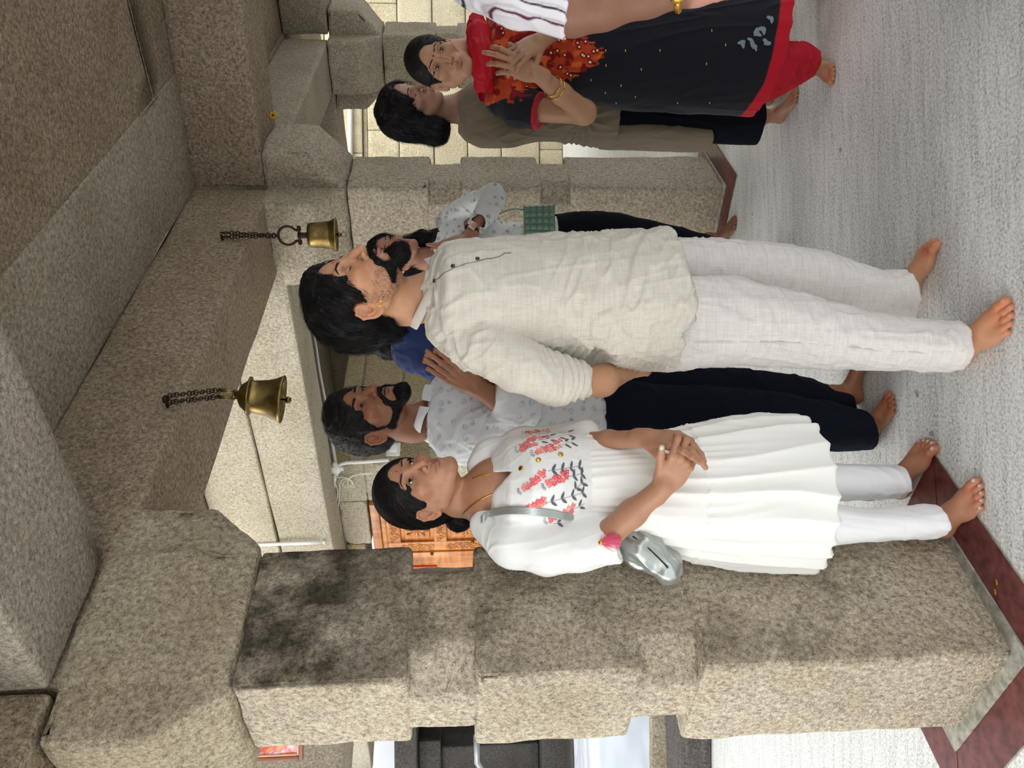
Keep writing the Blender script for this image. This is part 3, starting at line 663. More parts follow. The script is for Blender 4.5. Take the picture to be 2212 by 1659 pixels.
def colmat(name, rough=.6, spec=.3, sss=0, sheen=0, bumpsc=0, bumpst=.2, tint=0, weave=None):
    k = NT(name, rough, spec); at = k.n('ShaderNodeAttribute'); at.attribute_name = 'Col'; c = at.outputs['Color']
    if tint: c = k.mix(c, (.72, .66, .62, 1), k.math('MULTIPLY', k.ramp(k.noise(60, 5, .7), [(.35, 0.0), (.7, 1.0)]), tint), 'MULTIPLY')
    if weave:
        f, amt = weave
        n1 = k.noise(f, 3, .6, (.06, .06, 1)); n2 = k.noise(f, 3, .6, (1, 1, .05))
        c = k.mix(c, (.74, .73, .72, 1), k.math('MULTIPLY', k.ramp(k.math('ADD', k.math('MULTIPLY', n1, .5), k.math('MULTIPLY', n2, .5)), [(.42, 0.0), (.6, 1.0)]), amt), 'MULTIPLY')
        k.bump(n1, .12, .002)
    k.col(c)
    if sss: k.b.inputs['Subsurface Weight'].default_value = sss; k.b.inputs['Subsurface Radius'].default_value = (.012, .004, .002); k.b.inputs['Subsurface Scale'].default_value = .5
    if sheen: k.b.inputs['Sheen Weight'].default_value = sheen; k.b.inputs['Sheen Roughness'].default_value = .5
    if bumpsc: k.bump(k.noise(bumpsc, 4, .6), bumpst, .002)
    return k.m
M['skin'] = colmat('skin', .48, .38, sss=.12, bumpsc=420, bumpst=.12, tint=.25)
M['linen'] = colmat('linen', .85, .15, sheen=.1, weave=(260, .5))
M['cotton'] = colmat('cotton', .85, .15, sheen=.1, bumpsc=500, bumpst=.1)
M['dress'] = colmat('printed_cotton', .8, .15, sheen=.1)
M['eye'] = colmat('eye', .08, .6)
k = NT('black_hair', .55, .16); k.col(k.ramp(k.noise(30, 3), [(.3, (.004, .004, .005, 1)), (.75, (.014, .011, .010, 1))])); M['hair'] = k.m
M['navy'] = plain('navy_cloth', srgb(20, 24, 36), .9, .1, nz=.3, nscale=30)
M['black'] = plain('black_cloth', srgb(16, 18, 25), .9, .1, nz=.3, nscale=30)
M['steel'] = plain('steel', srgb(205, 205, 205), .2, .5, 1)
M['nail'] = plain('silver_polish', srgb(214, 208, 200), .2, .6, .2)

def frame(O, az, pitch=0, roll=0, sc=1.):   # local x = the person's right, y = forward, z = up
    a, p, q = map(math.radians, (az, pitch, roll)); R0 = np.array([[math.cos(a), math.sin(a), 0], [-math.sin(a), math.cos(a), 0], [0, 0, 1]])
    Rp = np.array([[1, 0, 0], [0, math.cos(p), -math.sin(p)], [0, math.sin(p), math.cos(p)]]); Rr = np.array([[math.cos(q), 0, math.sin(q)], [0, 1, 0], [-math.sin(q), 0, math.cos(q)]])
    m = np.eye(4); m[:3, :3] = R0@Rp@Rr*sc; m[:3, 3] = O; return m
def frame_xz(O, x, z, sc=1.):
    x = np.array(x, float); x /= np.linalg.norm(x); z = np.array(z, float); z = z-x*(x@z); z /= np.linalg.norm(z); m = np.eye(4)
    m[:3, 0] = x*sc; m[:3, 1] = np.cross(z, x)*sc; m[:3, 2] = z*sc; m[:3, 3] = O; return m
def ap(m, p): return np.asarray(p)@m[:3, :3].T+m[:3, 3]
def iap(m, p): return (np.asarray(p)-m[:3, 3])@np.linalg.inv(m[:3, :3]).T

def head_field(m, neck, h=.0017, fem=0, eyes=.009, mouth=0., jaw=1.0, chest=None, ear=1.0, earz=-.018):
    """Sculpt head and neck in head space. neck: world points [(p, r)...] running down from the skull."""
    nl = [(iap(m, p), r/np.linalg.norm(m[:3, 0])) for p, r in neck]
    lo = np.array([-.095, -.125, -.14]); hi = np.array([.095, .130, .125])
    for p, r in nl: lo = np.minimum(lo, p-r); hi = np.maximum(hi, p+r)
    if chest:
        for p, r in chest: q = iap(m, p); rr_ = max(r); lo = np.minimum(lo, q-rr_*.8); hi = np.maximum(hi, q+rr_*.8)
    s = Fld(lo, hi, h); f = fem; j = jaw
    s.ell((0, -.014, .030), (.075, .096, .087), k=.02); s.ell((0, .026, .036), (.064, .058, .060), k=.03)
    s.ell((0, .020, -.028), (.059-.002*f, .062, .072), k=.03); s.ell((0, .030, -.068), ((.048-.004*f)*j, .048, .040), k=.025)
    s.ell((0, .074-.002*f, -.101), (.021-.004*f, .017, .017), k=.022)
    for x in (-1, 1):
        s.cap((x*.052*j, -.002, -.060), (x*.020, .068, -.098), .017-.003*f, .013, k=.022); s.cap((x*.056*j, -.004, -.055), (x*.062, -.004, -.01), .015, .012, k=.02)
        s.ell((x*.045, .056, -.022), (.021, .021, .018), k=.02)
        s.cap((x*.010, .082, .018), (x*.040, .074, .021), .0095-.002*f, .009-.002*f, k=.012)
        s.cap((x*.040, .074, .021), (x*.055, .052, .012), .009-.002*f, .008, k=.012)
        s.ell((x*.0315, .092, .001), (.020, .0135, .0125), k=.010, mode='s')
    s.ell((0, .072, -.064), (.031, .024, .026), k=.016)
    # eyeballs under lids
    for x in (-1, 1):
        s.ell((x*.0315, .0695, 0), (.0148, .0142, .0130), k=.004)
        if eyes > 0:
            s.ell((x*.0315, .0865, -.0006), (.0128, .0095, eyes/2), k=.0010, mode='s')
            s.cap((x*.0205, .0835, .0080), (x*.0315, .0862, .0105), .0011, .0012, k=.002, mode='s'); s.cap((x*.0315, .0862, .0105), (x*.0425, .0815, .0075), .0012, .0010, k=.002, mode='s')
        else:
            s.cap((x*.0195, .0815, -.0045), (x*.0315, .0845, -.0078), .0008, .0009, k=.001, mode='s'); s.cap((x*.0315, .0845, -.0078), (x*.0440, .0790, -.0050), .0009, .0008, k=.001, mode='s')
            s.cap((x*.0205, .0805, .0110), (x*.0425, .0795, .0110), .0015, .0012, k=.003, mode='s')
    # nose
    s.cap((0, .084, .012), (0, .101+.003*(1-f), -.024), .0070+.0012*(1-f), .0078+.001*(1-f), k=.012); s.cap((0, .098, -.015), (0, .1085, -.036), .0070, .0095-.0012*f, k=.008)
    for x in (-1, 1):
        s.ell((x*.0130, .0965, -.0405), (.0066, .0098, .0070), k=.006)
        s.ell((x*.0068, .1040, -.0478), (.0038, .0050, .0035), k=.002, mode='s')
    s.cap((0, .108, -.040), (0, .096, -.050), .0045, .0045, k=.006)
    # lips
    op = mouth
    for x in (-1, 1):
        s.cap((x*.003, .0975, -.0625), (x*.022, .0850, -.0672), .0046, .0020, k=.005)
        s.cap((0, .0965, -.0735-op), (x*.019, .0860, -.0695-op*.5), .0058, .0022, k=.005)
    s.ell((0, .0990, -.0562), (.0028, .006, .007), k=.006, mode='s')
    if op > .001: s.ell((0, .096, -.0675-op/2), (.018, .014, .0016+op*.55), k=.002, mode='s')
    for x in (-1, 1): s.cap((0, .1035, -.0672-op/2), (x*.022, .0905, -.0680-op/2), .0009, .0007, k=.0015, mode='s'); s.cap((x*.0015, .1025, -.0670), (x*.0235, .0870, -.0680), .0011, .0010, k=.002, mode='s')
    s.ell((0, .098, -.0835-op), (.016, .006, .0050), k=.008, mode='s')
    # ears
    for x in (-1, 1):
        a = math.radians(24); Rx = np.array([[math.cos(a), -x*math.sin(a), 0], [x*math.sin(a), math.cos(a), 0], [0, 0, 1]]); t = math.radians(-12); Ry = np.array([[1, 0, 0], [0, math.cos(t), -math.sin(t)], [0, math.sin(t), math.cos(t)]]); RR = Rx@Ry
        c = np.array([x*.0780, -.012, earz]); q = lambda u, v, w_: c+RR@np.array([x*u, v, w_*ear])
        s.ell(c, (.0065, .0185, .031*ear), R=RR, k=.004); s.ell(q(.006, .001, .004), (.0055, .0130, .0220*ear), R=RR, k=.003, mode='s')
        rim = [q(.003, .015, -.006), q(.004, .0165, .012), q(.005, .008, .029), q(.006, -.008, .0285), q(.006, -.0175, .012), q(.004, -.0135, -.012), q(.002, -.002, -.026)]
        s.chain(rim, [.0028, .0033, .0036, .0036, .0034, .0030, .0045], k=.003)
        s.ell(q(.001, .004, -.0265), (.0050, .0085, .0080), R=RR, k=.005)
        s.chain([q(.001, -.006, .014), q(.003, -.008, .001), q(.002, -.001, -.011)], [.0026, .003, .0026], k=.004); s.ell(q(.002, .0125, -.003), (.004, .0038, .006), R=RR, k=.003)
        s.ell(q(.003, .003, -.002), (.006, .006, .0075), R=RR, k=.002, mode='s')
    # neck
    for (p, r), (p2, r2) in zip(nl[:-1], nl[1:]): s.cap(p, p2, r, r2, k=.022)
    if chest:
        Mi = np.linalg.inv(m); Rm = Mi[:3, :3]/np.linalg.norm(Mi[:3, 0])
        for p, r in chest: s.ell(iap(m, p), np.array(r)/np.linalg.norm(m[:3, 0]), R=Rm, k=.03)
    return s
def head_color(V, skin, lip, beard=0, op=0., dark=None, extra=None, eyeshade=.35):
    c = np.tile(skin, (len(V), 1)); x, y, z = V.T; ax_ = np.abs(x)
    c = lerp(c, skin*np.array([1.05, .88, .82]), .6*np.exp(-((ax_-.045)**2+(z+.03)**2)/.0006)*(y > .03)); c = lerp(c, skin*np.array([1.0, .80, .74]), .5*np.exp(-(x**2+(y-.11)**2+(z+.038)**2)/.0003))
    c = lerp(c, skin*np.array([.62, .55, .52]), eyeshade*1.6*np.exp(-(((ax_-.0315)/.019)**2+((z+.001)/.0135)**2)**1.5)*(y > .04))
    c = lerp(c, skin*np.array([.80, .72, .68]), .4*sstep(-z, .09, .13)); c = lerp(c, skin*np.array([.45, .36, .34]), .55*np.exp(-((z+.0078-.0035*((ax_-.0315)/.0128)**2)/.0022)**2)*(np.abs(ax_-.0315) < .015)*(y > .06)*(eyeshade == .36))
    lu = np.exp(-((((ax_)/.024)**2+((z+.0650+ax_*.09)/.0052)**2)**2)); ll = np.exp(-((((ax_)/.021)**2+((z+.0740+op-ax_*.15)/.0068)**2)**2))
    c = lerp(c, lip, np.maximum(lu, ll)*(y > .078)*.95)
    ear_ = (ax_ > .072) & (z > -.06) & (z < .03); c[ear_] = lerp(c[ear_], skin*np.array([1.08, .86, .80]), np.full(ear_.sum(), .5))
    if extra is not None: c = extra(V, c)
    return c*(1+.05*fbm(V*90, 3))[:, None]
def pack(who): pass
def eye_parts(m, who, gaze=(0, 0), op=.009, iris=(46, 26, 16), brow=1.0, browcol='hair', sfield=None, seed=1, closed=False, lash=1.0):
    rg = np.random.default_rng(seed); sc = np.linalg.norm(m[:3, 0])
    for x in (-1, 1):
        if not closed:
            n1, n2 = 40, 28; th = np.linspace(0, math.pi, n2); ph = np.linspace(0, 2*math.pi, n1, endpoint=False)
            V = np.array([[math.sin(t)*math.cos(p), math.cos(t), math.sin(t)*math.sin(p)] for t in th for p in ph]); ang = np.degrees(np.arccos(np.clip(V[:, 1], -1, 1)))
            C = np.tile(lin(226, 218, 208), (len(V), 1)); C[ang < 31] = lin(*iris); C[(ang < 33) & (ang > 27)] = lin(*iris)*.5; C[ang < 13] = .003
            Fc = np.array([(i*n1+j, i*n1+(j+1) % n1, (i+1)*n1+(j+1) % n1, (i+1)*n1+j) for i in range(n2-1) for j in range(n1)])
            gy, gp = map(math.radians, gaze); Rz = np.array([[math.cos(gy), math.sin(gy), 0], [-math.sin(gy), math.cos(gy), 0], [0, 0, 1]]); Rx = np.array([[1, 0, 0], [0, math.cos(gp), -math.sin(gp)], [0, math.sin(gp), math.cos(gp)]])
            V = (V*.0125)@(Rz@Rx).T+np.array([x*.0315, .0699, 0]); npmesh('eye', ap(m, V), Fc, 'eye', who, C)
        b = MB(); t = np.linspace(-1, 1, 13)
        for up in (1, -1):
            if closed and up == -1: continue
            pts = []
            for q in t:
                xx = .0128*q; zz = (up*op/2*math.sqrt(max(0, 1-q*q))-.0006) if not closed else -.0078+.0035*q*q
                yy = .0695+math.sqrt(max(0, 1-(xx/.0148)**2-(zz/.0130)**2))*.0142+.0004; pts.append(ap(m, (x*.0315+xx, yy, zz)))
            b.tube(pts, [sc*(.0004+(.0009 if up == 1 else .0002)*lash*math.sin(math.pi*(i+.5)/13)) for i in range(13)], 5)
        b.build('eyelashes', 'hair', who, True)
        if brow and sfield is not None:
            n = int(210*brow); u = rg.random(n); xx = .011+.040*u; zc_ = .0195+.0055*np.sin(u*2.2)-.006*np.maximum(u-.6, 0)*2; zz = zc_+rg.normal(0, 1, n)*.0021*(1-.65*u)*brow
            st = np.stack([x*xx, np.full(n, .12), zz], 1); p = sfield.drop(st, (0, -1, 0), 120); K = 4; pts = np.zeros((n, K, 3)); d = np.stack([x*np.ones(n), np.zeros(n), .5-1.1*u+rg.normal(0, .15, n)], 1); d /= np.linalg.norm(d, axis=1, keepdims=True)
            q = p.copy()
            for i in range(K):
                g = sfield.grad(q); q2 = q+g*(.0006-sfield.sample(q))[:, None]; pts[:, i] = q2; q = q2+(d-g*(d*g).sum(1, keepdims=True))*.0022
            V, Fc = strands(ap(m, pts.reshape(-1, 3)).reshape(pts.shape), np.full(n, .00030*sc), 3); npmesh('eyebrow', V, Fc, browcol, who)
def grow(fld, V, N, n, flow, K, step, lift, rad, rg, m, mask=None, jit=.25):
    """hair strands following flow over the surface fld"""
    idx = np.arange(len(V)) if mask is None else np.nonzero(mask)[0]
    if len(idx) == 0: return np.zeros((0, 3)), np.zeros((0, 4), int)
    i = rg.choice(idx, n); q = V[i]+rg.normal(0, .0006, (n, 3)); pts = np.zeros((n, K, 3)); jt = rg.normal(0, jit, (n, 3)); lf = lift*rg.random(n)
    st = step*(.6+.8*rg.random(n))
    for a in range(K):
        g = fld.grad(q); d = fld.sample(q); q = q+g*np.clip(lf*(a/(K-1))+.0004-d, -.004, .004)[:, None]; pts[:, a] = q
        fl = flow(q)+jt; fl = fl-g*(fl*g).sum(1, keepdims=True); fl /= np.linalg.norm(fl, axis=1, keepdims=True)+1e-9; q = q+fl*st[:, None]
    return strands(ap(m, pts.reshape(-1, 3)).reshape(pts.shape), rad*np.linalg.norm(m[:3, 0])*(.6+.7*rg.random(n)), 3)

def hand(s, m, curl, spread=(8, 2, -3, -9), th=(38, 15, 20, 20), side=1, k=.006, fat=1.0, thz=-.3):
    """hand prims into field s. curl: per finger (mcp,pip,dip) degrees; side 1: thumb on +y"""
    s.M = m; sd = side; r_ = fat
    s.cap((-.03, 0, 0), (.01, 0, 0), .024*r_, .025*r_, k=.012)
    s.ell((.048, -.002*sd, -.001), (.050, .036*r_, .0135*r_), k=.012); s.ell((.028, .018*sd, -.006), (.030, .017, .014), k=.012); s.ell((.030, -.020*sd, -.005), (.032, .015, .013), k=.012)
    base = [(.090, .0265), (.0945, .0085), (.0905, -.0105), (.082, -.0275)]; L = [(.043, .026, .021), (.047, .030, .022), (.043, .028, .021), (.034, .021, .019)]; R_ = [(.0093, .0085, .0076, .0066), (.0095, .0087, .0078, .0067), (.0090, .0082, .0074, .0064), (.0080, .0073, .0066, .0058)]
    tips = []
    for i in range(4):
        p = np.array([base[i][0], base[i][1]*sd, .001]); a = 0; sp = math.radians(spread[i])*sd; s.cap((.055, base[i][1]*sd*.8, 0), p, .0105*r_, R_[i][0]*r_, k=.007)
        for j in range(3):
            a += math.radians(curl[i][j]); d = np.array([math.cos(a)*math.cos(sp), math.cos(a)*math.sin(sp), -math.sin(a)]); q = p+d*L[i][j]; s.cap(p, q, R_[i][j]*r_, R_[i][j+1]*r_, k=.0025); s.ell(p, [R_[i][j]*1.06*r_]*3, k=.003); p = q
        nrm = np.array([math.sin(a)*math.cos(sp), math.sin(a)*math.sin(sp), math.cos(a)]); tips.append((p, nrm, d))
    a0, a1, a2, a3 = map(math.radians, th); p = np.array([.018, .020*sd, -.006]); ang = a0; zz = thz
    for L_, r0, r1, da in ((.040, .0135, .0110, 0), (.033, .0108, .0098, a2), (.027, .0098, .0078, a3)):
        ang -= da; d = np.array([math.cos(ang), math.sin(ang)*sd, zz]); d /= np.linalg.norm(d); q = p+d*L_; s.cap(p, q, r0*r_, r1*r_, k=.004); p = q
    tips.append((p, np.array([0, .4*sd, .9]), d)); s.M = np.eye(4)
    return [(ap(m, t[0]), m[:3, :3]@t[1], m[:3, :3]@t[2]) for t in tips]
def foot(s, heel, toe, med, ankle=None, sc=1.0, leg=None):
    """foot prims; med=+1 if the big toe is on the +y side of heel->toe (left of travel)"""
    heel = np.array(heel, float); toe = np.array(toe, float); x = toe-heel; L = np.linalg.norm(x)/.243; m = frame_xz(heel, x, (0, 0, 1), L*1.0); s.M = m; g = med
    s.ell((.030, 0, .027), (.033, .029, .030), k=.01); s.cap((.035, -.004*g, .030), (.135, -.008*g, .024), .027, .022, k=.02); s.cap((.050, 0, .066), (.155, .010*g, .026), .031, .020, k=.025)
    s.ell((.165, .016*g, .019), (.040, .026, .019), k=.015); s.ell((.150, -.022*g, .016), (.042, .020, .016), k=.015)
    T_ = [((.190, .026), (.228, .029), .0128, .0118), ((.192, .007), (.231, .009), .0090, .0082), ((.187, -.0085), (.221, -.008), .0085, .0078), ((.179, -.022), (.208, -.0235), .0082, .0076), ((.166, -.034), (.190, -.037), .0080, .0078)]
    nails = []
    for (a, b, r0, r1) in T_:
        mid = ((a[0]+b[0])/2, (a[1]+b[1])/2); s.cap((a[0]-.02, a[1]*g, r0+.004), (mid[0], mid[1]*g, r0+.006), r0, r0*.95, k=.006); s.cap((mid[0], mid[1]*g, r0+.006), (b[0], b[1]*g, r1-.001), r0*.95, r1, k=.0025)
        nails.append((ap(m, (b[0]+.001, b[1]*g, r1+r1*.62)), r1*L))
    s.cap((.045, 0, .070), (.040, 0, .13), .034, .033, k=.02)
    for y in (-1, 1): s.ell((.046, y*.030, .070), (.011, .009, .012), k=.012)
    s.M = np.eye(4)
    if leg is not None: s.cap(ap(m, (.040, 0, .13)), leg[0], .033*L, leg[1], k=.03)
    return nails, m
def nail_color(V, c, nails, colr, rr_=.62):
    for p, r in nails:
        d = np.linalg.norm((V-p)*np.array([1, 1, 1.0]), axis=1); c = lerp(c, colr, 1-sstep(d, r*rr_*.75, r*rr_))
    return c
def J(x, y, D): return P(x, y, D)
def rows(spec, D, dep, h=None):
    """silhouette rows (x, y0, y1[, depth, half_depth]) measured in the photo -> loft rows at distance D"""
    out = []
    for q in spec:
        x, y0, y1 = q[:3]; d = q[3] if len(q) > 3 and q[3] else D; hd = q[4] if len(q) > 4 else dep; c = P(x, (y0+y1)/2, d); k_ = np.dot(c-CP, fwd)/F; out.append((c, (y1-y0)/2*k_, hd))
    return out
def bbox(rws, pad=.03): c = np.array([q[0] for q in rws]); r = np.array([[q[1], q[2], .0] for q in rws]); return (c-r).min(0)-pad, (c+r).max(0)+pad

def ribbon(nm, top, bot, mat, par, col, th=.003, fall=.004):   # a standing strip of cloth such as a collar
    T, B = spline([P(*p) for p in top], 6), spline([P(*p) for p in bot], 6); n = len(T); V = []
    for a, b in zip(T, B):
        for t in (0, .5, 1): V.append(a*(1-t)+b*t+np.array([0, -1, 0])*fall*math.sin(math.pi*t))
    Fq = np.array([(3*i+j, 3*(i+1)+j, 3*(i+1)+j+1, 3*i+j+1) for i in range(n-1) for j in range(2)]); o = npmesh(nm, np.array(V), Fq, mat, par, col)
    sd = o.modifiers.new('s', 'SOLIDIFY'); sd.thickness = th; sd.offset = 0; ss = o.modifiers.new('u', 'SUBSURF'); ss.levels = ss.render_levels = 1; return o
# ================================================================ people
def hitp(fld, x, y, D0, D1, lift=0., n=260, disp=None):
    d = ray(x, y); a = CP+d*(D0/d[1]); b = CP+d*(D1/d[1]); t = np.linspace(0, 1, n)[:, None]; p = a*(1-t)+b*t; v = fld.sample(p); i = np.argmax(v < 0)
    q = p[i] if v[i] < 0 else b; q = q[None]; g = fld.grad(q); e = lift+(float(disp(q, g)[0]) if disp else 0); return (q+g*e)[0], g[0]
def line_on(fld, pts, D0, D1, rad, lift=0., b=None, n=5, disp=None):
    b = b or MB(); dn = [((1-t)*p[0]+t*q[0], (1-t)*p[1]+t*q[1]) for p, q in zip(pts[:-1], pts[1:]) for t in (0, .34, .67)]+[pts[-1]]; q = [hitp(fld, x, y, D0, D1, lift, disp=disp)[0] for x, y in (dn if disp else pts)]; b.tube(spline(q, n), rad, 6); return b
def disc_on(fld, x, y, D0, D1, r, nm, mat, parent, t=.0015, lift=.001, disp=None):
    p, g = hitp(fld, x, y, D0, D1, lift, disp=disp); Mx = Matrix.Translation(Vector(p)) @ Vector(g).to_track_quat('Z', 'Y').to_matrix().to_4x4()
    b = MB(); b.lathe([(0, -t), (r, -t), (r, t*.6), (r*.8, t), (0, t*1.1)], 16, Mx); return b.build(nm, mat, parent, True)
def person(label, V, Fc, C, group=None):
    o = npmesh('person', V, Fc, 'skin', None, C); tag(o, label, 'person', group); return o
def cloth(nm, s, mat, who, col, disp=None, smooth=1, colf=None):
    V, Fc = s.mesh(smooth); N = vnormals(V, Fc)
    c = np.tile(col, (len(V), 1)) if colf is None else colf(V, N)
    if disp is not None: V = V+N*disp(V, N)[:, None]
    return npmesh(nm, V, Fc, mat, who, c)
def inner(rws, sc=.8):   # the unseen trunk inside the clothes, part of the body surface
    lo, hi = bbox(rws); s = Fld(lo, hi, .012); s.loft([(c, rx*sc, ry*sc) for c, rx, ry in rws]); V, Fc = s.mesh(1); return V, Fc, (.3, .2, .15)
def armfield(pts, rs, hands, pad=.1, h=.0022, post=None):
    P_ = [np.array(p) for p in pts]+[ap(hm, (q, 0, 0)) for hm, kw in hands for q in (0, .18)]; A = np.array(P_)
    s = Fld(A.min(0)-pad*.6, A.max(0)+pad*.6, h); tips = []
    s.chain(pts, rs, .02)
    for hm, kw in hands: tips.append(hand(s, hm, **kw))
    return s, tips
def beardify(sk, prims, thick, cuts, bumps=.0012):
    r = Fld(sk.lo+3*sk.h, sk.lo+sk.h*(sk.n-1)-3*sk.h, sk.h); r.n = sk.n; r.lo = sk.lo; r.v = np.full(sk.v.shape, 1.0, f32)
    for p in prims: r.cap(*p[:2], p[2], p[3] if len(p) > 3 else None, k=.008)
    for c, rad in cuts: r.ell(c, rad, k=.003, mode='s')
    r.v = np.maximum(sk.v-thick, r.v).astype(f32); return r

# ---------------------------------------------------------------- bearded man in cream, centre
def man_cream():
    D = 2.08; SK = lin(192, 143, 110)
    m = frame(P(778, 637, 2.03), 120, 13, -2, 1.09)
    neck = [(P(815, 655, 2.05), .060), (P(880, 652, 2.07), .058), (P(935, 640, 2.08), .062), (P(985, 640, 2.08), .085)]
    s = head_field(m, neck, h=.0017, fem=0, eyes=0, mouth=.002, jaw=1.05, earz=-.029)
    def ext(V, c):
        x, y, z = V.T; st = sstep(-z, .045, .07)*sstep(y, -.005, .03)*(np.abs(x) < .075)*sstep(.16+z, 0, .03); return lerp(c, c*np.array([.50, .46, .46]), st*(.30+.35*vn(V*420, 2)))
    V, Fc = s.mesh(1); C = head_color(V, SK, lin(170, 108, 102), op=.002, extra=ext, eyeshade=.36); parts = [(ap(m, V), Fc, C)]
    # arm
    el = P(1232, 826, 1.99); wr = P(1352, 800, 2.12); hm = frame_xz(wr, P(1400, 790, 2.16)-wr, np.array([-.6, -.75, .1]), 1.0)
    a, tips = armfield([P(1170, 812, 1.97), el, P(1300, 822, 2.04), wr], [.040, .040, .040, .027], [(hm, dict(curl=[(25, 45, 25)]*4, side=-1))]); V, Fc = a.mesh(1); c = np.tile(SK*.93, (len(V), 1)); parts.append((V, Fc, c))
    # feet
    for heel, toe, med, leg in ((Zp(2080, 780, 0), Zp(2200, 664, 0), 1, (P(2000, 748, 1.99), .045)), (Zp(1972, 672, 0), Zp(2024, 510, 0), -1, (P(1900, 640, 2.19), .045))):
        A = np.array([heel, toe, leg[0]]); f = Fld(A.min(0)-.06, A.max(0)+.06, .0023); nails, fm = foot(f, heel, toe, med, leg=leg); f.cutp((0, 0, .001), (0, 0, -1), .004)
        V, Fc = f.mesh(1); q = iap(fm, V); c = np.tile(SK*np.array([1.0, .93, .9]), (len(V), 1)); c = lerp(c, c*np.array([1.04, .80, .76]), sstep(q[:, 0], .17, .2)); c = nail_color(V, c, nails, SK*1.18); parts.append((V, Fc, c))
    tr = [(915, 600, 690), (940, 556, 716), (965, 530, 752, 0, .19), (1010, 520, 778, 0, .20), (1100, 514, 782, 0, .185), (1200, 510, 780, 0, .17), (1300, 506, 790, 0, .175), (1400, 501, 800, 0, .185), (1490, 497, 805, 0, .19)]
    R_ = rows(tr, D, .15); R_[0] = (R_[0][0], R_[0][1], .065); R_[1] = (R_[1][0], R_[1][1], .12)
    parts.append(inner(R_[2:-1])); hip = P(1440, 650, 2.1); linkt(parts, [(P(1440, 690, 2.07), P(2000, 748, 1.99), .04), (P(1440, 580, 2.2), P(1900, 640, 2.19), .04), (P(1010, 690, 2.03), P(1170, 812, 1.97), .035)])
    who = person('bearded man in cream linen kurta and white trousers, eyes closed, in the middle', *join(parts))
    # eyes, brows, bindi, earring
    eye_parts(m, who, closed=True, op=0, sfield=s, brow=.9, seed=2)
    q = s.drop(np.array([[-.0, .12, .036]]), (0, -1, 0)); p = ap(m, q)[0]; b = MB()
    b.tube([p+m[:3, 2]*t-m[:3, 1]*.0006 for t in (-.007, 0, .006)], [.0015, .0027, .001], 8); M['seamline'] = plain('seam_light', srgb(205, 200, 190), .9); M['bindi'] = plain('kumkum_red', srgb(170, 22, 28), .6); b.build('forehead_mark', 'bindi', who, True)
    b = MB(); c = ap(m, (.0795, .001, -.058)); b.tube([c+np.array(m[:3, 1])*.006*math.cos(t)+np.array(m[:3, 2])*.0075*math.sin(t) for t in [i*.6 for i in range(11)]], .0012, 6, True); b.build('earring', 'gold', who, True)
    # hair
    rg = np.random.default_rng(4); H = Fld((-.13, -.165, -.165), (.13, .13, .155), .0025)
    skullcap(H, .009); H.ell((0, -.026, .044), (.086, .108, .094), k=.02); H.ell((0, -.050, -.005), (.077, .077, .078), k=.03); H.ell((0, -.088, -.065), (.048, .038, .046), k=.03); H.ell((0, -.110, -.110), (.034, .028, .024), k=.02)
    H.ell((0, .04, .088), (.055, .045, .035), k=.02)
    H.ell((0, .134, -.006), (.079, .080, .108), k=.010, mode='s'); H.ell((0, .07, -.085), (.10, .075, .072), k=.015, mode='s')
    for x in (-1, 1): H.ell((x*.092, -.006, -.032), (.036, .026, .038), k=.006, mode='s'); H.cap((x*.070, .024, .0), (x*.071, .012, -.022), .006, .004, k=.006); H.ell((x*.075, -.015, -.090), (.055, .080, .056), k=.02, mode='s')
    H.cut(lambda x, y, z: -.064+.010*np.sin(x*90)+.25*np.maximum(y+.06, 0)-z, .012)
    V, Fc = H.mesh(1); N = vnormals(V, Fc); fl = folds(V, (0, -.6, -.8), .09, .011, 3, .6); V2 = V+N*(.0035*(fl-.5)+.004*fbm(V*28, 5, 2))[:, None]
    def flow(q): w_ = np.stack([.5*vn(q*22, 4), .2*vn(q*22, 5), .3*vn(q*22, 6)], 1); return np.stack([q[:, 0]*2, -1+0*q[:, 0], -.2-4*np.maximum(-q[:, 1]-.0, 0)*6-(np.abs(q[:, 0]) > .06)*.6], 1)*np.array([1, .8, 1])+w_
    Vs, Fs = grow(H, V, N, 2600, flow, 8, .0085, .010, .0006, rg, m)
    V3, F3, _ = join([(ap(m, V2), Fc, 0.), (Vs, Fs, 0.)]); npmesh('hair', V3, F3, 'hair', who)
    # beard and moustache
    pr = [((0, .086, -.112), (0, .066, -.120), .023, .026)]
    for x in (-1, 1): pr += [((x*.003, .103, -.0545), (x*.016, .095, -.0580), .0050, .0050), ((x*.016, .095, -.0580), (x*.030, .080, -.070), .0050, .0055), ((x*.030, .080, -.070), (x*.035, .068, -.092), .0055, .0060), ((x*.035, .066, -.096), (0, .080, -.116), .008, .016), ((0, .102, -.088), (0, .094, -.092), .006, .007), ((x*.034, .066, -.098), (x*.044, .036, -.092), .012, .008)]
    B = beardify(s, pr, .0022, [((0, .098, -.0745), (.0205, .02, .0095)), ((.016, .09, -.090), (.009, .02, .0065)), ((-.016, .09, -.090), (.009, .02, .0065))])
    B.ell((0, .080, -.119), (.032, .024, .023), k=.010)
    V, Fc = B.mesh(1); N = vnormals(V, Fc); fl2 = lambda q: np.stack([q[:, 0]*9, .35+0*q[:, 0], -1+0*q[:, 0]], 1)
    Vs, Fs = grow(B, V, N, 2600, fl2, 5, .0032, .0065, .00042, rg, m, jit=.35)
    Vk, Fk = s.mesh(1); Nk = vnormals(Vk, Fk); x, y, z = Vk.T; mk = (z < -.035) & (z > -.11) & (y > .0) & (y < .07) & (np.abs(x) > .028) & (z < -.04-.3*(y-.03)) & (rg.random(len(Vk)) < .5*sstep(-z, .03, .09)+.15)
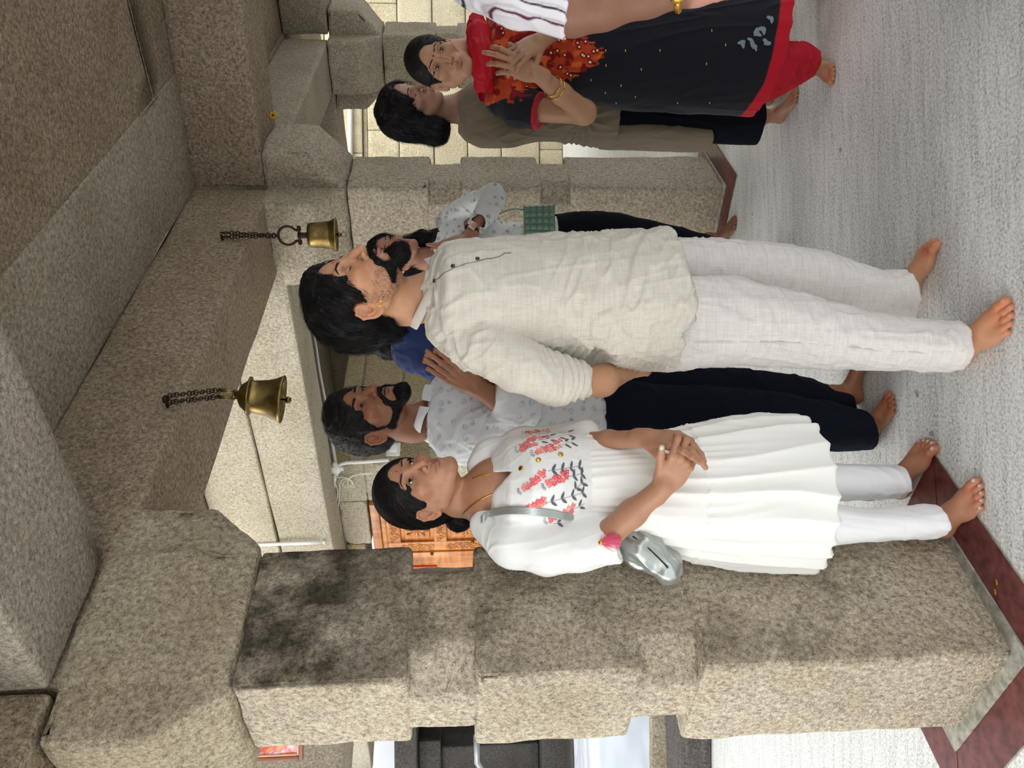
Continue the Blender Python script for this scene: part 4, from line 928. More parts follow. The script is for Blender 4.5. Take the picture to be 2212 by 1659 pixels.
    Vt, Ft = grow(s, Vk, Nk, 800, fl2, 5, .0019, .003, .00017, rg, m, mk, jit=.9)
    V3, F3, _ = join([(ap(m, V+N*(.0012*vn(V*500, 1))[:, None]), Fc, 0.), (Vs, Fs, 0.), (Vt, Ft, 0.)]); npmesh('beard', V3, F3, 'hair', who)
    # kurta
    K = Fld(*bbox(R_, .10), .0042); K.loft(R_, k=.02)
    sh = [P(972, 705, 2.00), P(1040, 745, 1.96), P(1120, 788, 1.95), P(1200, 820, 1.97), P(1262, 821, 2.00)]
    K.ell(P(980, 690, 2.02), (.075, .09, .06), k=.05); K.chain(sh, [.060, .066, .064, .064, .047], .010); K.cutp(P(1268, 821, 2.0), P(1280, 822, 2.01)-P(1230, 820, 1.99)+np.array([0, .0, -.01]), .004, rad=.095)
    hem = [(490, 1466), (540, 1468), (600, 1477), (650, 1487), (690, 1488), (707, 1475), (716, 1462), (722, 1463), (735, 1470), (765, 1472), (803, 1478), (815, 1478)]
    hx = [P(b_, a_, 1.95) for a_, b_ in hem]; hX = np.array([q[0] for q in hx]); hZ = np.array([q[2] for q in hx]); o_ = np.argsort(hX)
    K.cut(lambda x, y, z: (np.interp(x.ravel(), hX[o_], hZ[o_]).reshape(x.shape)-z)+0*y, .003)
    n0 = P(880, 650, 2.065); n1 = P(945, 640, 2.075); ctr = P(925, 640, 2.075)
    K.cap(P(850, 652, 2.065), P(948, 642, 2.075), .066, .067, k=.003, mode='s');
    d0 = P(972, 705, 2.0); ax1 = P(1262, 821, 2.0)-P(1200, 820, 1.97); ax1 /= np.linalg.norm(ax1); c1 = P(1262, 821, 2.0)
    def dk(V, N):
        t = (V-c1)@ax1; r = np.linalg.norm((V-c1)-t[:, None]*ax1, axis=1); arm = (r < .085)*sstep(t, -.16, -.06)
        ring = np.sin((t+.012*vn(V*18, 3))*2*math.pi/.021+1.5*vn(V*9, 8))
        d = .0048*ring*arm
        body = 1-arm; f1 = folds(V, (.25, 0, -1), .22, .035, 1, .7); f2 = folds(V, (1, .2, -.35), .14, .028, 2, .6)
        low = sstep(-V[:, 2], -1.25, -.98); d = d+body*(.0060*f1*(.35+.65*sstep(V[:, 2], 1.15, 1.4))+.0075*f2*low+.004*folds(V, (1, 0, .5), .2, .05, 13, .7))+.0018*fbm(V*16, 4)
        sh_ = np.exp(-(((V-P(1010, 740, 1.95))**2).sum(1))/.012); d = d+.006*folds(V, (1, 0, -.9), .15, .022, 7, .4)*sh_
        return d
    kc = lin(208, 202, 190)
    ku = cloth('kurta', K, 'linen', who, kc, dk, 1, lambda V, N: kc*(1+.025*fbm(V*7, 2))[:, None])
    ribbon('collar', [(882, 703, 2.07), (893, 682, 2.015), (906, 656, 1.99), (921, 628, 1.98), (936, 606, 1.985)], [(901, 714, 2.07), (915, 688, 2.0), (929, 660, 1.968), (943, 632, 1.958), (960, 607, 1.96)], 'linen', ku, kc*1.02)
    ribbon('collar', [(938, 590, 2.0), (925, 574, 2.05), (914, 560, 2.11)], [(962, 594, 1.97), (950, 574, 2.02), (938, 554, 2.09)], 'linen', ku, kc)
    b = line_on(K, [(946, 606), (962, 592), (980, 582), (1005, 574), (1032, 567), (1060, 560), (1078, 556), (1090, 549), (1104, 547)], 1.7, 2.3, .0013, .0012, disp=dk); b.build('placket_edge', plain('seam_dark', srgb(120, 108, 92), .9), ku, True)
    b = line_on(K, [(952, 592), (980, 570), (1010, 560), (1040, 553), (1075, 547)], 1.7, 2.3, .0007, .0002, disp=dk); b.build('placket_stitch', plain('seam', srgb(196, 188, 172), .9), ku, True)
    for x, y in ((941, 607), (979, 577), (1031, 562)): disc_on(K, x, y, 1.7, 2.3, .0052, 'button', plain('button_dark', srgb(38, 34, 32), .3, .6), ku, .0018, .002, dk)
    b = line_on(K, [(1110, 728), (1180, 729), (1260, 731), (1360, 731), (1462, 727)], 1.7, 2.3, .0007, .0006, disp=dk); b.build('side_seam', 'seamline', ku, True)
    b = MB()
    for q in (0, .006): b.tube(spline([P(925-q*0, 600, 1.99), P(935+q*300, 612, 1.985), P(943+q*200, 622, 1.99)]), .0018, 6)
    b.build('necklace', 'gold', who, True)
    # trousers
    n_ = [(1430, 600, 800), (1484, 598, 797), (1588, 600, 786), (1691, 625, 791, 2.04), (1794, 655, 797, 2.02), (1898, 682, 799, 2.0), (2001, 695, 800, 1.98), (2050, 695, 800, 1.965), (2125, 697, 796, 1.955)]
    fL = [(1430, 520, 640), (1484, 515, 620), (1588, 521, 632), (1691, 530, 652), (1771, 545, 664), (1829, 561, 675), (1898, 588, 687, 2.19), (1945, 584, 690, 2.175), (2000, 582, 688, 2.16)]
    A1, A2 = rows(n_, 2.05, .085), rows(fL, 2.21, .080); lo1, hi1 = bbox(A1); lo2, hi2 = bbox(A2); T_ = Fld(np.minimum(lo1, lo2), np.maximum(hi1, hi2), .0048); T_.loft(A1, k=.01); T_.loft(A2, k=.008)
    a, b_, c = P(2084, 693, 2.0), P(2104, 752, 1.96), P(2049, 803, 2.05)
    def cutleg(s, cy, half, pts):  # slanted trouser hem inside a vertical slab around one leg
        n = np.cross(pts[1]-pts[0], pts[2]-pts[0]); n /= np.linalg.norm(n); n = n if n[2] < 0 else -n
        s.cut(lambda x, y, z: np.minimum((x-pts[0][0])*n[0]+(y-pts[0][1])*n[1]+(z-pts[0][2])*n[2], np.where(np.abs(y-cy)+0*x+0*z < half, 1., -1.)), .002)
    cutleg(T_, 1.93, .13, [P(2086, 693, 1.915), P(2103, 748, 1.885), P(2048, 803, 2.02)]); cutleg(T_, 2.19, .125, [P(1963, 582, 2.13), P(1987, 618, 2.09), P(1956, 688, 2.2)])
    def dt(V, N):
        f1 = folds(V, (1, .2, .35), .10, .030, 11, .6); return .0042*f1+.003*folds(V, (.1, 0, 1), .3, .03, 12, .5)+.0015*fbm(V*14, 6)
    tc = lin(218, 212, 208); t_ = cloth('trousers', T_, 'linen', who, tc, dt, 1)
    b = line_on(T_, [(1500, 738), (1600, 737), (1700, 739), (1800, 745), (1900, 757), (2000, 762), (2080, 756)], 1.7, 2.3, .0018, .0010, disp=dt); b.build('seam', 'seamline', t_, True)
    return who
man_cream()
def mkfeet(parts, specs, SK, h=.0024, nailc=None):
    for heel, toe, med, leg in specs:
        A = np.array([heel, toe, leg[0]]); f = Fld(A.min(0)-.06, A.max(0)+.06, h); nails, fm = foot(f, heel, toe, med, leg=leg); f.cutp((0, 0, .001), (0, 0, -1), .004)
        V, Fc = f.mesh(1); q = iap(fm, V); c = np.tile(SK*np.array([1.0, .94, .9]), (len(V), 1)); c = lerp(c, c*np.array([1.04, .82, .78]), sstep(q[:, 0], .17, .2)); c = nail_color(V, c, nails, SK*1.2 if nailc is None else nailc); parts.append((V, Fc, c))
def hairmesh(who, H, m, flow, n, K, step, lift, rad, seed=4, amp=(.0035, .004), fd=(0, -.6, -.8), fs=(.09, .011), mask=None, name='hair'):
    rg = np.random.default_rng(seed); V, Fc = H.mesh(1); N = vnormals(V, Fc); fl = folds(V, fd, fs[0], fs[1], 3, .6); V2 = V+N*(amp[0]*(fl-.5)+amp[1]*fbm(V*28, 5, 2))[:, None]
    Vs, Fs = grow(H, V, N, n, flow, K, step, lift, rad, rg, m, mask if mask is None else mask(V)); V3, F3, _ = join([(ap(m, V2), Fc, 0.), (Vs, Fs, 0.)]); return npmesh(name, V3, F3, 'hair', who)
def mark(who, m, s, xz, pts, r, mat='bindi', nm='forehead_mark'):
    q = s.drop(np.array([[xz[0], .125, xz[1]]]), (0, -1, 0)); p = ap(m, q)[0]; b = MB(); b.tube([p+m[:3, 2]*t-m[:3, 1]*.0006 for t in pts], r, 8); return b.build(nm, mat, who, True)
def stud(who, p, r, mat='gold', nm='earring'): b = MB(); b.ball(p, r, 8); return b.build(nm, mat, who, True)
def petal(fld, x, y, D0, D1, a, L, w_, lift=.0016, disp=None):   # small flat leaf/petal lying on the cloth, angle a in the picture plane
    p, g = hitp(fld, x, y, D0, D1, 0); u = -cup*math.cos(a)-cright*math.sin(a); u = u-g*(u@g); u /= np.linalg.norm(u); v = np.cross(g, u); pts = []
    for i in range(10): t = 2*math.pi*i/10; pts.append(p+u*(L*math.cos(t))+v*(w_*math.sin(t)*(1-.35*math.cos(t)))+g*lift)
    pts = np.array(pts); pts = pts-fld.grad(pts)*(fld.sample(pts)-lift-(disp(pts, fld.grad(pts)) if disp else 0))[:, None]; c = pts.mean(0)[None]; Q = np.concatenate([pts, c]); return Q, np.array([(i, i+1, (i+2) % 10, 10) for i in range(0, 10, 2)])

# ---------------------------------------------------------------- woman in white embroidered dress
def woman_white():
    D = 2.05; SK = lin(178, 130, 102)
    m = frame(P(908, 1056, 2.08), 138, 14, 0, 1.01); m[:3, 0] *= .93
    neck = [(P(950, 1070, 2.10), .050), (P(995, 1076, 2.11), .047), (P(1040, 1075, 2.11), .054), (P(1075, 1070, 2.10), .07)]
    s = head_field(m, neck, h=.0017, fem=1, eyes=.0088, mouth=.0006, jaw=1.0, chest=[(P(1092, 1058, 2.07), (.090, .085, .10)), (P(1046, 1110, 2.07), (.05, .05, .03))], earz=-.020)
    V, Fc = s.mesh(1); C = head_color(V, SK, lin(156, 92, 88), eyeshade=.5); parts = [(ap(m, V), Fc, C)]
    # arms and joined hands
    elR = P(1290, 1174, 1.93); wrR = P(1432, 1052, 1.81); elL = P(1225, 955, 2.12); wrL = P(1398, 947, 1.87)
    hR = frame_xz(wrR, P(1480, 985, 1.76)-wrR, np.array([-.25, -1, .15]), .95); hL = frame_xz(wrL, P(1460, 952, 1.80)-wrL, np.array([.75, -.5, .2]), .95)
    a, tips = armfield([P(1255, 1172, 1.96), elR, (elR*.45+wrR*.55), wrR], [.038, .037, .031, .0235], [(hR, dict(curl=[(38, 62, 35), (45, 68, 35), (50, 70, 35), (50, 70, 30)], side=1, th=(26, 10, -4, 8), thz=.22))], h=.0021)
    V, Fc = a.mesh(1); c = np.tile(SK*.97, (len(V), 1)); c = nail_color(V, c, [(tips[0][4][0]+tips[0][4][1]*.004, .011)], lin(205, 200, 190)); parts.append((V, Fc, c))
    a, tips = armfield([elL, (elL*.45+wrL*.55), wrL], [.025, .0235, .0215], [(hL, dict(curl=[(10, 18, 10), (28, 30, 15), (34, 34, 18), (42, 40, 20)], spread=(6, 0, -8, -14), side=-1, th=(30, 10, 25, 30), thz=-.25))], h=.0021)
    V, Fc = a.mesh(1); parts.append((V, Fc, np.tile(SK*.93, (len(V), 1))))
    mkfeet(parts, [(Zp(2046, 1150, 0), Zp(2133, 1050, 0), 1, (P(1960, 1128, 2.03), .038)), (Zp(1955, 1070, 0), Zp(2022, 945, 0), -1, (P(1880, 1042, 2.2), .038))], SK*.98, nailc=lin(200, 196, 190))
    up = [(1048, 1010, 1112, 2.12, .06), (1064, 975, 1165, 2.08, .11), (1095, 950, 1166, 2.06, .15), (1140, 938, 1150, 2.03, .155), (1200, 934, 1142, 2.03, .15), (1262, 934, 1134, 2.05, .13), (1275, 934, 1134, 2.05, .13)]
    lo_ = [(1262, 933, 1134, 2.05, .13), (1320, 938, 1155, 2.05, .145), (1400, 938, 1185, 2.05, .16), (1480, 926, 1203, 2.05, .175), (1560, 910, 1220, 2.05, .185), (1650, 900, 1228, 2.05, .195), (1735, 902, 1230, 2.05, .20)]
    UR, LR = rows(up, D, .14), rows(lo_, D, .15); parts.append(inner(UR[2:]+LR[2:4], .82)); linkt(parts, [(P(1480, 1125, 2.04), P(1960, 1128, 2.03), .028), (P(1480, 1040, 2.12), P(1880, 1042, 2.2), .028), (P(1095, 1080, 2.03), P(1255, 1172, 1.96), .03), (P(1095, 1020, 2.08), elL, .03)])
    who = person('woman in a white dress embroidered with pink flowers, hands joined, beside nearest column', *join(parts))
    eye_parts(m, who, gaze=(-6, 10), op=.0088, sfield=s, brow=.62, seed=5)
    mark(who, m, s, (0, .036), (-.003, 0, .003), [.0015, .0022, .0015]); mark(who, m, s, (0, .050), (-.003, 0, .003), [.0015, .0026, .0015], plain('turmeric', srgb(205, 160, 110), .7), 'turmeric_mark')
    stud(who, ap(m, (.0125, .105, -.034)), .0017, 'steel', 'nose_stud'); stud(who, ap(m, (.0835, .004, -.046)), .0019); stud(who, ap(m, (.0860, -.010, -.042)), .0017); stud(who, ap(m, (.0900, -.024, -.024)), .0017)
    H = Fld((-.12, -.175, -.17), (.12, .13, .145), .0025); skullcap(H, .006); H.ell((0, -.024, .036), (.081, .104, .090), k=.02); H.ell((0, -.050, -.012), (.076, .075, .070), k=.03); H.ell((0, -.092, -.050), (.040, .038, .040), k=.03)
    H.ell((0, .136, -.016), (.068, .070, .108), k=.008, mode='s'); H.ell((0, .066, -.085), (.10, .075, .085), k=.015, mode='s')
    for x in (-1, 1): H.ell((x*.092, -.006, -.026), (.036, .024, .036), k=.006, mode='s'); H.ell((x*.07, .0, -.095), (.05, .08, .06), k=.02, mode='s'); H.cap((x*.069, .026, .02), (x*.073, .016, -.012), .008, .005, k=.01)
    H.ell((.026, -.132, -.068), (.037, .035, .037), k=.008)
    fl = lambda q: np.stack([-q[:, 0]*4, -1+0*q[:, 0], -.25-5*np.maximum(-q[:, 1], 0)], 1)+np.stack([.08*vn(q*30, 4), .05*vn(q*30, 5), .08*vn(q*30, 6)], 1)
    hr = hairmesh(who, H, m, fl, 2200, 8, .009, .0022, .00045, 6, (.0012, .0008), (0, -.9, -.4), (.12, .006))
    b = MB(); b.tube([ap(m, (.030*math.cos(t), -.106-.008*math.sin(t), -.040+.020*math.sin(t))) for t in [i*.5 for i in range(13)]], .004, 6, True); b.build('hair_tie', 'steel', hr, True)
    b = MB(); hp = []
    for x, y in ((998, 1112), (1008, 1102), (1022, 1090), (1040, 1078), (1056, 1070), (1072, 1064)): q, g = hit_m(s, m, x, y, 1.7, 2.3, .002); hp.append(q)
    b.tube(spline(hp), .0018, 6); b.build('necklace', 'gold', who, True)
    b = MB(); hp = [hit_m(s, m, x, y, 1.7, 2.4, .002)[0] for x, y in ((1022, 1034), (1034, 1029), (1046, 1026), (1058, 1025))]; b.tube(spline(hp), .0018, 6); b.build('necklace', 'gold', who, True)
    # bodice with sleeves, V neck and embroidery
    lo, hi = bbox(UR, .07); A = P(1345, 1180, 1.9); lo = np.minimum(lo, A-.07); hi = np.maximum(hi, A+np.array([0, .1, .05])); B_ = Fld(lo, hi, .0032); B_.loft(UR, k=.02)
    sR = [P(1056, 1130, 2.04), P(1110, 1172, 1.97), P(1180, 1186, 1.95), P(1250, 1178, 1.94), P(1352, 1160, 1.915)]; B_.chain(sR, [.050, .056, .057, .056, .057], .03)
    sL = [P(1036, 1008, 2.10), P(1060, 990, 2.12), P(1130, 965, 2.16), P(1262, 940, 2.09)]; B_.chain(sL, [.034, .046, .048, .044], .03)
    ce = P(1328, 1160, 1.93); B_.cutp(ce, P(1345, 1158, 1.92)-P(1290, 1172, 1.935), .003, rad=.085)
    # V neck: carve the chest opening in front
    v0, v1, v2 = P(1108, 1018, 1.9), P(1008, 1128, 1.97), P(1018, 1022, 2.02); n1 = np.cross(v1-v0, P(1060, 1075, 2.3)-CP); n2 = np.cross(v2-v0, P(1050, 1010, 2.3)-CP)
    cen = P(1050, 1060, 2.0); n1 *= np.sign((cen-v0)@n1); n2 *= np.sign((cen-v0)@n2); n1 /= np.linalg.norm(n1); n2 /= np.linalg.norm(n2)
    B_.cut(lambda x, y, z: np.minimum(np.minimum((x-v0[0])*n1[0]+(y-v0[1])*n1[1]+(z-v0[2])*n1[2], (x-v0[0])*n2[0]+(y-v0[1])*n2[1]+(z-v0[2])*n2[2]), 2.16-y), .003)
    wc = lin(232, 232, 230)
    def db(V, N):
        f1 = folds(V, (.3, 0, -1), .16, .030, 21, .6); ar = sstep(-V[:, 0], .37, .42); return .0030*f1*(.4+ar)+.0015*fbm(V*15, 3)
    V, Fc = B_.mesh(1); N = vnormals(V, Fc); V = V+N*db(V, N)[:, None]; prts = [(V, Fc, np.tile(wc, (len(V), 1)))]; rr = random.Random(11)
    fw = lambda c: lin(*c)
    def flower(x, y, r, c):
        for i in range(5):
            a = i*1.2566+rr.random(); prts.append(petal(B_, x+r*.62*math.cos(a), y+r*.62*math.sin(a), 1.6, 2.2, a, r*.55*2.0/F, r*.40*2.0/F, disp=db)+(fw(c),))
        prts.append(petal(B_, x, y, 1.6, 2.2, 0, r*.18*2/F, r*.18*2/F, .0024, disp=db)+(fw((250, 214, 170)),))
    for (x0, y0, x1, y1) in ((1129, 1057, 1177, 1021), (1180, 1048, 1226, 1024), (1138, 1100, 1178, 1080), (1184, 1121, 1242, 1096), (1123, 970, 1158, 953), (1157, 979, 1214, 958), (1136, 941, 1186, 938)):
        n = 6
        for i in range(n*2):
            t = (i//2+.5)/n; flower(x0+(x1-x0)*t+rr.uniform(-2, 2), y0+(y1-y0)*t+(i % 2-.5)*13*(.5+.5*t)+rr.uniform(-2, 2), 5.6, rr.choice([(226, 92, 104), (238, 122, 122), (232, 104, 112), (240, 150, 136)]))
        d = math.atan2(y1-y0, x1-x0)
        for i in range(5): a = d+math.pi+(i-2)*.4; prts.append(petal(B_, x0+9*math.cos(a), y0+9*math.sin(a), 1.6, 2.2, a, .0045, .0008, disp=db)+(fw((92, 92, 100)),))
    for (x0, y0, x1, y1, k_) in ((1184, 1018, 1258, 1006, 4), (1228, 1030, 1262, 1022, 2), (1180, 1086, 1266, 1062, 4), (1240, 1098, 1262, 1088, 1), (1162, 952, 1240, 938, 4), (1214, 962, 1242, 955, 2), (1196, 1130, 1215, 1128, 1), (1236, 1060, 1262, 1040, 2)):
        d = math.atan2(y1-y0, x1-x0); L = math.hypot(x1-x0, y1-y0)
        for i in range(int(L/6)): t = (i+.5)*6/L; prts.append(petal(B_, x0+(x1-x0)*t, y0+(y1-y0)*t, 1.6, 2.2, d, .0045, .0006, disp=db)+(fw((110, 110, 118)),))
        for i in range(k_):
            t = (i+.5)/k_; x, y = x0+(x1-x0)*t, y0+(y1-y0)*t
            for sg in (-1, 1): a = d+math.pi+sg*2.2; prts.append(petal(B_, x+8*math.cos(a), y+8*math.sin(a), 1.6, 2.2, a, .0095, .0034, disp=db)+(fw((98, 98, 108)),))
    V3, F3, C3 = join(prts); bo = npmesh('bodice', V3, F3, 'dress', who, C3)
    for x, y in ((1126, 1012), (1163, 994), (1211, 982)): disc_on(B_, x, y, 1.6, 2.3, .0068, 'button', 'gold', bo, .002, .001, db)
    tz = plain('tassel_pink', srgb(244, 116, 146), .8); c, g = hitp(B_, 1298, 1172, 1.6, 2.2, .004); b = MB(); b.ball(c, .0065, 8); b.build('tassel_bead', 'gold', bo, True)
    rg = np.random.default_rng(3); n = 240; st = np.tile(c, (n, 1)); u = -cup*1.0+cright*.2; dd = u+rg.normal(0, .5, (n, 3)); dd[:, 1] = -np.abs(dd[:, 1])*.6; dd /= np.linalg.norm(dd, axis=1, keepdims=True); K = 5; pts = np.stack([st+dd*.0068*i+np.array([0, 0, -1])*.0006*i*i+u*.003*i for i in range(K)], 1); V, Fc = strands(pts, np.full(n, .0011)); npmesh('tassel', V, Fc, tz, bo)
    # skirt with gathers and a seam
    lo, hi = bbox(LR, .05); S_ = Fld(lo, hi, .0045); S_.loft(LR, k=.01); cx = LR[0][0]
    def ds(V, N):
        z = V[:, 2]; th = np.arctan2(V[:, 1]-2.05, V[:, 0]+.30); d = sstep(-z, -1.08, -.60); zt = P(1525, 1100, 1.9)[2]
        g1 = (1-np.abs(np.sin(th*11+2.0*vn(np.stack([th*2, z*3, z*0], 1), 3)+.5*np.sin(z*9)))**.8); g2 = 1-np.abs(np.sin(th*23+3*vn(np.stack([th*3, z*4, z*0+5], 1), 4)))**.7
        tier = np.exp(-np.maximum(zt-z, 0)/.09)*(z < zt)
        return .012*g1*d+.0045*g2*np.exp(-np.maximum(1.02-z, 0)/.16)+.005*g2*tier+.002*(np.abs(z-zt) < .004)+.002*fbm(V*12, 8)
    sk = cloth('skirt', S_, 'dress', who, lin(236, 235, 230), ds)
    # trousers
    A1 = rows([(1700, 1084, 1185), (1787, 1086, 1178), (1863, 1098, 1170), (1948, 1097, 1163), (2002, 1090, 1160), (2060, 1092, 1152)], 2.03, .062); A2 = rows([(1700, 1000, 1085), (1787, 1002, 1083), (1863, 1003, 1078), (1948, 1008, 1072), (2000, 1012, 1066)], 2.2, .058)
    lo1, hi1 = bbox(A1); lo2, hi2 = bbox(A2); T_ = Fld(np.minimum(lo1, lo2), np.maximum(hi1, hi2), .0045); T_.loft(A1, k=.01); T_.loft(A2, k=.008)
    cutleg(T_, 2.0, .09, [P(2034, 1090, 2.0), P(2052, 1122, 1.96), P(2036, 1153, 2.03)]); cutleg(T_, 2.2, .10, [P(1946, 1006, 2.2), P(1970, 1038, 2.14), P(1950, 1073, 2.2)])
    cloth('trousers', T_, 'cotton', who, lin(236, 236, 238), lambda V, N: .004*folds(V, (1, .2, .3), .09, .035, 31, .5)*sstep(-V[:, 2], -.35, -.05)+.0025*folds(V, (.2, 0, 1), .2, .03, 32, .5))
    # silver bag
    sb = Fld(P(1480, 1275, 2.0)-np.array([0, .1, .02]), P(1210, 1080, 2.0)+np.array([.0, .12, .02]), .004)
    sb.M = np.eye(4); q = [P(1262, 1118, 2.01), P(1330, 1140, 2.0), P(1388, 1180, 1.965), P(1432, 1218, 1.95)]
    sb.chain(q, [.020, .038, .048, .036], .03); sb.ell(P(1446, 1228, 1.95), (.040, .035, .028), k=.02)
    V, Fc = sb.mesh(1); N = vnormals(V, Fc); ax1 = q[3]-q[1]; V = V+N*(.006*folds(V, ax1, .2, .028, 44, .5)+.003*fbm(V*25, 3))[:, None]
    bag = npmesh('handbag', V, Fc, plain('silver_leather', srgb(176, 182, 178), .28, .5, .55, nz=.12, nscale=12, bump=.2), None); tag(bag, 'silver leather shoulder bag tucked behind the elbow of the woman in white', 'handbag')
    b = line_on(sb, [(1368, 1160), (1395, 1180), (1425, 1208), (1442, 1226)], 1.6, 2.2, .002, .004); b.build('zip', 'iron', bag, True)
    b = MB(); st = spline([P(1262, 1112, 1.985)]+[hitp(B_, x, y, 1.5, 2.3, .006)[0] for x, y in ((1225, 1112), (1190, 1106), (1150, 1101), (1110, 1100), (1080, 1104), (1058, 1113), (1044, 1124))]+[P(1038, 1132, 2.1)])
    for w_ in (-.007, -.0035, 0, .0035, .007): b.tube([p+cright*w_ for p in st], .0034, 8)
    b.build('strap', bag.data.materials[0], bag, True)
    return who
def hit_m(fld, m, x, y, D0, D1, lift=0.):   # like hitp for a field in head space
    d = ray(x, y); t = np.linspace(0, 1, 260)[:, None]; p = iap(m, (CP+d*(D0/d[1]))*(1-t)+(CP+d*(D1/d[1]))*t); v = fld.sample(p); ins = np.all((p > fld.lo) & (p < fld.lo+fld.h*(fld.n-1)), axis=1); v = np.where(ins, v, 1); i = np.argmax(v < 0)
    q = p[i][None] if v[i] < 0 else p[130][None]; g = fld.grad(q); return ap(m, q+g*lift)[0], g[0]
def cutleg(s, cy, half, pts):
    n = np.cross(pts[1]-pts[0], pts[2]-pts[0]); n /= np.linalg.norm(n); n = n if n[2] < 0 else -n
    s.cut(lambda x, y, z: np.minimum((x-pts[0][0])*n[0]+(y-pts[0][1])*n[1]+(z-pts[0][2])*n[2], np.where(np.abs(y-cy)+0*x+0*z < half, 1., -1.)), .002)
woman_white()

# ---------------------------------------------------------------- man in white printed shirt
def print_marks(V, c, N, scale, thr, colr, seed=3):
    q = V/scale; i = np.floor(q); f = q-i-.5; j = np.stack([_h(*(i.T.astype(int)), seed+k_) for k_ in range(3)], 1)*.25; d = np.linalg.norm((f-j)*np.array([1, .35, 1]), axis=1); on = (_h(*(i.T.astype(int)), seed+9) > -.3)
    ring = np.exp(-((d-.20)/.055)**2)+.8*np.exp(-(d/.07)**2); return lerp(c, colr, np.clip(ring*on*thr, 0, 1)*(.6+.6*vn(V*180, 2)))
def man_shirt():
    SK = lin(150, 102, 76); m = frame(P(800, 900, 2.45), 134, 10, 0, 1.05)
    s = head_field(m, [(P(850, 912, 2.48), .056), (P(890, 916, 2.5), .055), (P(940, 905, 2.52), .066), (P(960, 900, 2.52), .08)], h=.002, eyes=.0075, mouth=.0015, jaw=1.04)
    V, Fc = s.mesh(1); C = head_color(V, SK, lin(140, 88, 82), op=.0015, eyeshade=.55); parts = [(ap(m, V), Fc, C)]
    el = P(1118, 888, 2.34); wr = P(1030, 838, 2.26); el2 = P(1100, 800, 2.40); wr2 = P(1022, 822, 2.30)
    hm = frame_xz(wr, P(960, 796, 2.20)-wr, np.array([-.7, -.6, -.3]), 1.0); hm2 = frame_xz(wr2, P(952, 784, 2.23)-wr2, np.array([.7, .6, .3]), 1.0)
    cu = [(6, 6, 4)]*4
    for pts, H_, sd in (([P(1090, 880, 2.36), el, (el+wr)/2, wr], hm, -1), ([el2, (el2+wr2)/2, wr2], hm2, 1)):
        a, t = armfield(pts, [.038, .040, .034, .025][:len(pts)] if len(pts) == 4 else [.038, .033, .025], [(H_, dict(curl=cu, side=sd, th=(32, 0, 8, 8), thz=.1, spread=(3, 1, -1, -3)))], h=.0026); V, Fc = a.mesh(1); parts.append((V, Fc, np.tile(SK*.95, (len(V), 1))))
    mkfeet(parts, [(Zp(1890, 950, 0), Zp(1938, 856, 0), 1, (P(1830, 925, 2.47), .045)), (Zp(1862, 872, 0), Zp(1868, 745, 0), -1, (P(1790, 875, 2.6), .045))], SK*.95, .0028)
    R_ = rows([(915, 868, 945, 2.5, .07), (938, 838, 968, 2.52, .12), (968, 812, 992, 2.54, .17), (1020, 800, 1010, 2.55, .18), (1100, 798, 1012, 2.56, .165), (1200, 802, 1006, 2.56, .155), (1330, 806, 1000, 2.56, .16)], 2.55, .15)
    parts.append(inner(R_[2:], .82)); linkt(parts, [(P(1310, 930, 2.53), P(1830, 925, 2.47), .04), (P(1310, 850, 2.6), P(1790, 875, 2.6), .04), (P(1020, 920, 2.5), P(1090, 880, 2.36), .035), (P(1020, 850, 2.55), el2, .035)]); who = person('bearded man in white printed shirt and navy trousers, behind the woman in white', *join(parts))
    eye_parts(m, who, gaze=(8, -8), op=.0072, sfield=s, brow=1.2, seed=8)
    H = Fld((-.12, -.15, -.12), (.12, .13, .155), .003); skullcap(H, .009); H.ell((0, -.016, .046), (.084, .102, .090), k=.02); H.ell((0, .020, .085), (.066, .062, .044), k=.025); H.ell((0, -.050, .0), (.076, .070, .062), k=.03)
    H.ell((0, .134, -.020), (.080, .070, .096), k=.010, mode='s'); H.ell((0, .068, -.085), (.11, .075, .085), k=.012, mode='s')
    for x in (-1, 1): H.ell((x*.094, -.006, -.024), (.036, .024, .034), k=.006, mode='s'); H.cap((x*.071, .024, .01), (x*.071, .016, -.03), .007, .005, k=.008); H.ell((x*.07, .0, -.09), (.06, .09, .055), k=.015, mode='s')
    fl = lambda q: np.stack([q[:, 0]*3+.8*vn(q*40, 1), -.5+.8*vn(q*40, 2), .2-q[:, 1]*2+.6*vn(q*40, 3)], 1)
    hairmesh(who, H, m, fl, 1500, 5, .004, .006, .0006, 9, (.002, .004), (0, -.4, .3), (.03, .01))
    pr = [((0, .086, -.112), (0, .066, -.120), .022, .026)]
    for x in (-1, 1): pr += [((x*.003, .103, -.0545), (x*.016, .095, -.0580), .0055, .0060), ((x*.016, .095, -.0580), (x*.030, .080, -.070), .006, .007), ((x*.030, .080, -.070), (x*.036, .066, -.094), .007, .010), ((x*.036, .062, -.096), (0, .080, -.116), .014, .018), ((x*.040, .052, -.094), (x*.058, .012, -.070), .013, .012), ((x*.058, .012, -.070), (x*.066, .012, -.03), .012, .006)]
    B = beardify(s, pr, .0045, [((0, .098, -.069), (.0215, .02, .0105))]); B.ell((0, .080, -.118), (.034, .023, .021), k=.010); V, Fc = B.mesh(1); N = vnormals(V, Fc); rg = np.random.default_rng(5)
    Vs, Fs = grow(B, V, N, 1500, lambda q: np.stack([q[:, 0]*6, .2+0*q[:, 0], -1+0*q[:, 0]], 1), 4, .0028, .004, .0005, rg, m, jit=.4); V3, F3, _ = join([(ap(m, V+N*(.0012*vn(V*400, 1))[:, None]), Fc, 0.), (Vs, Fs, 0.)]); npmesh('beard', V3, F3, 'hair', who)
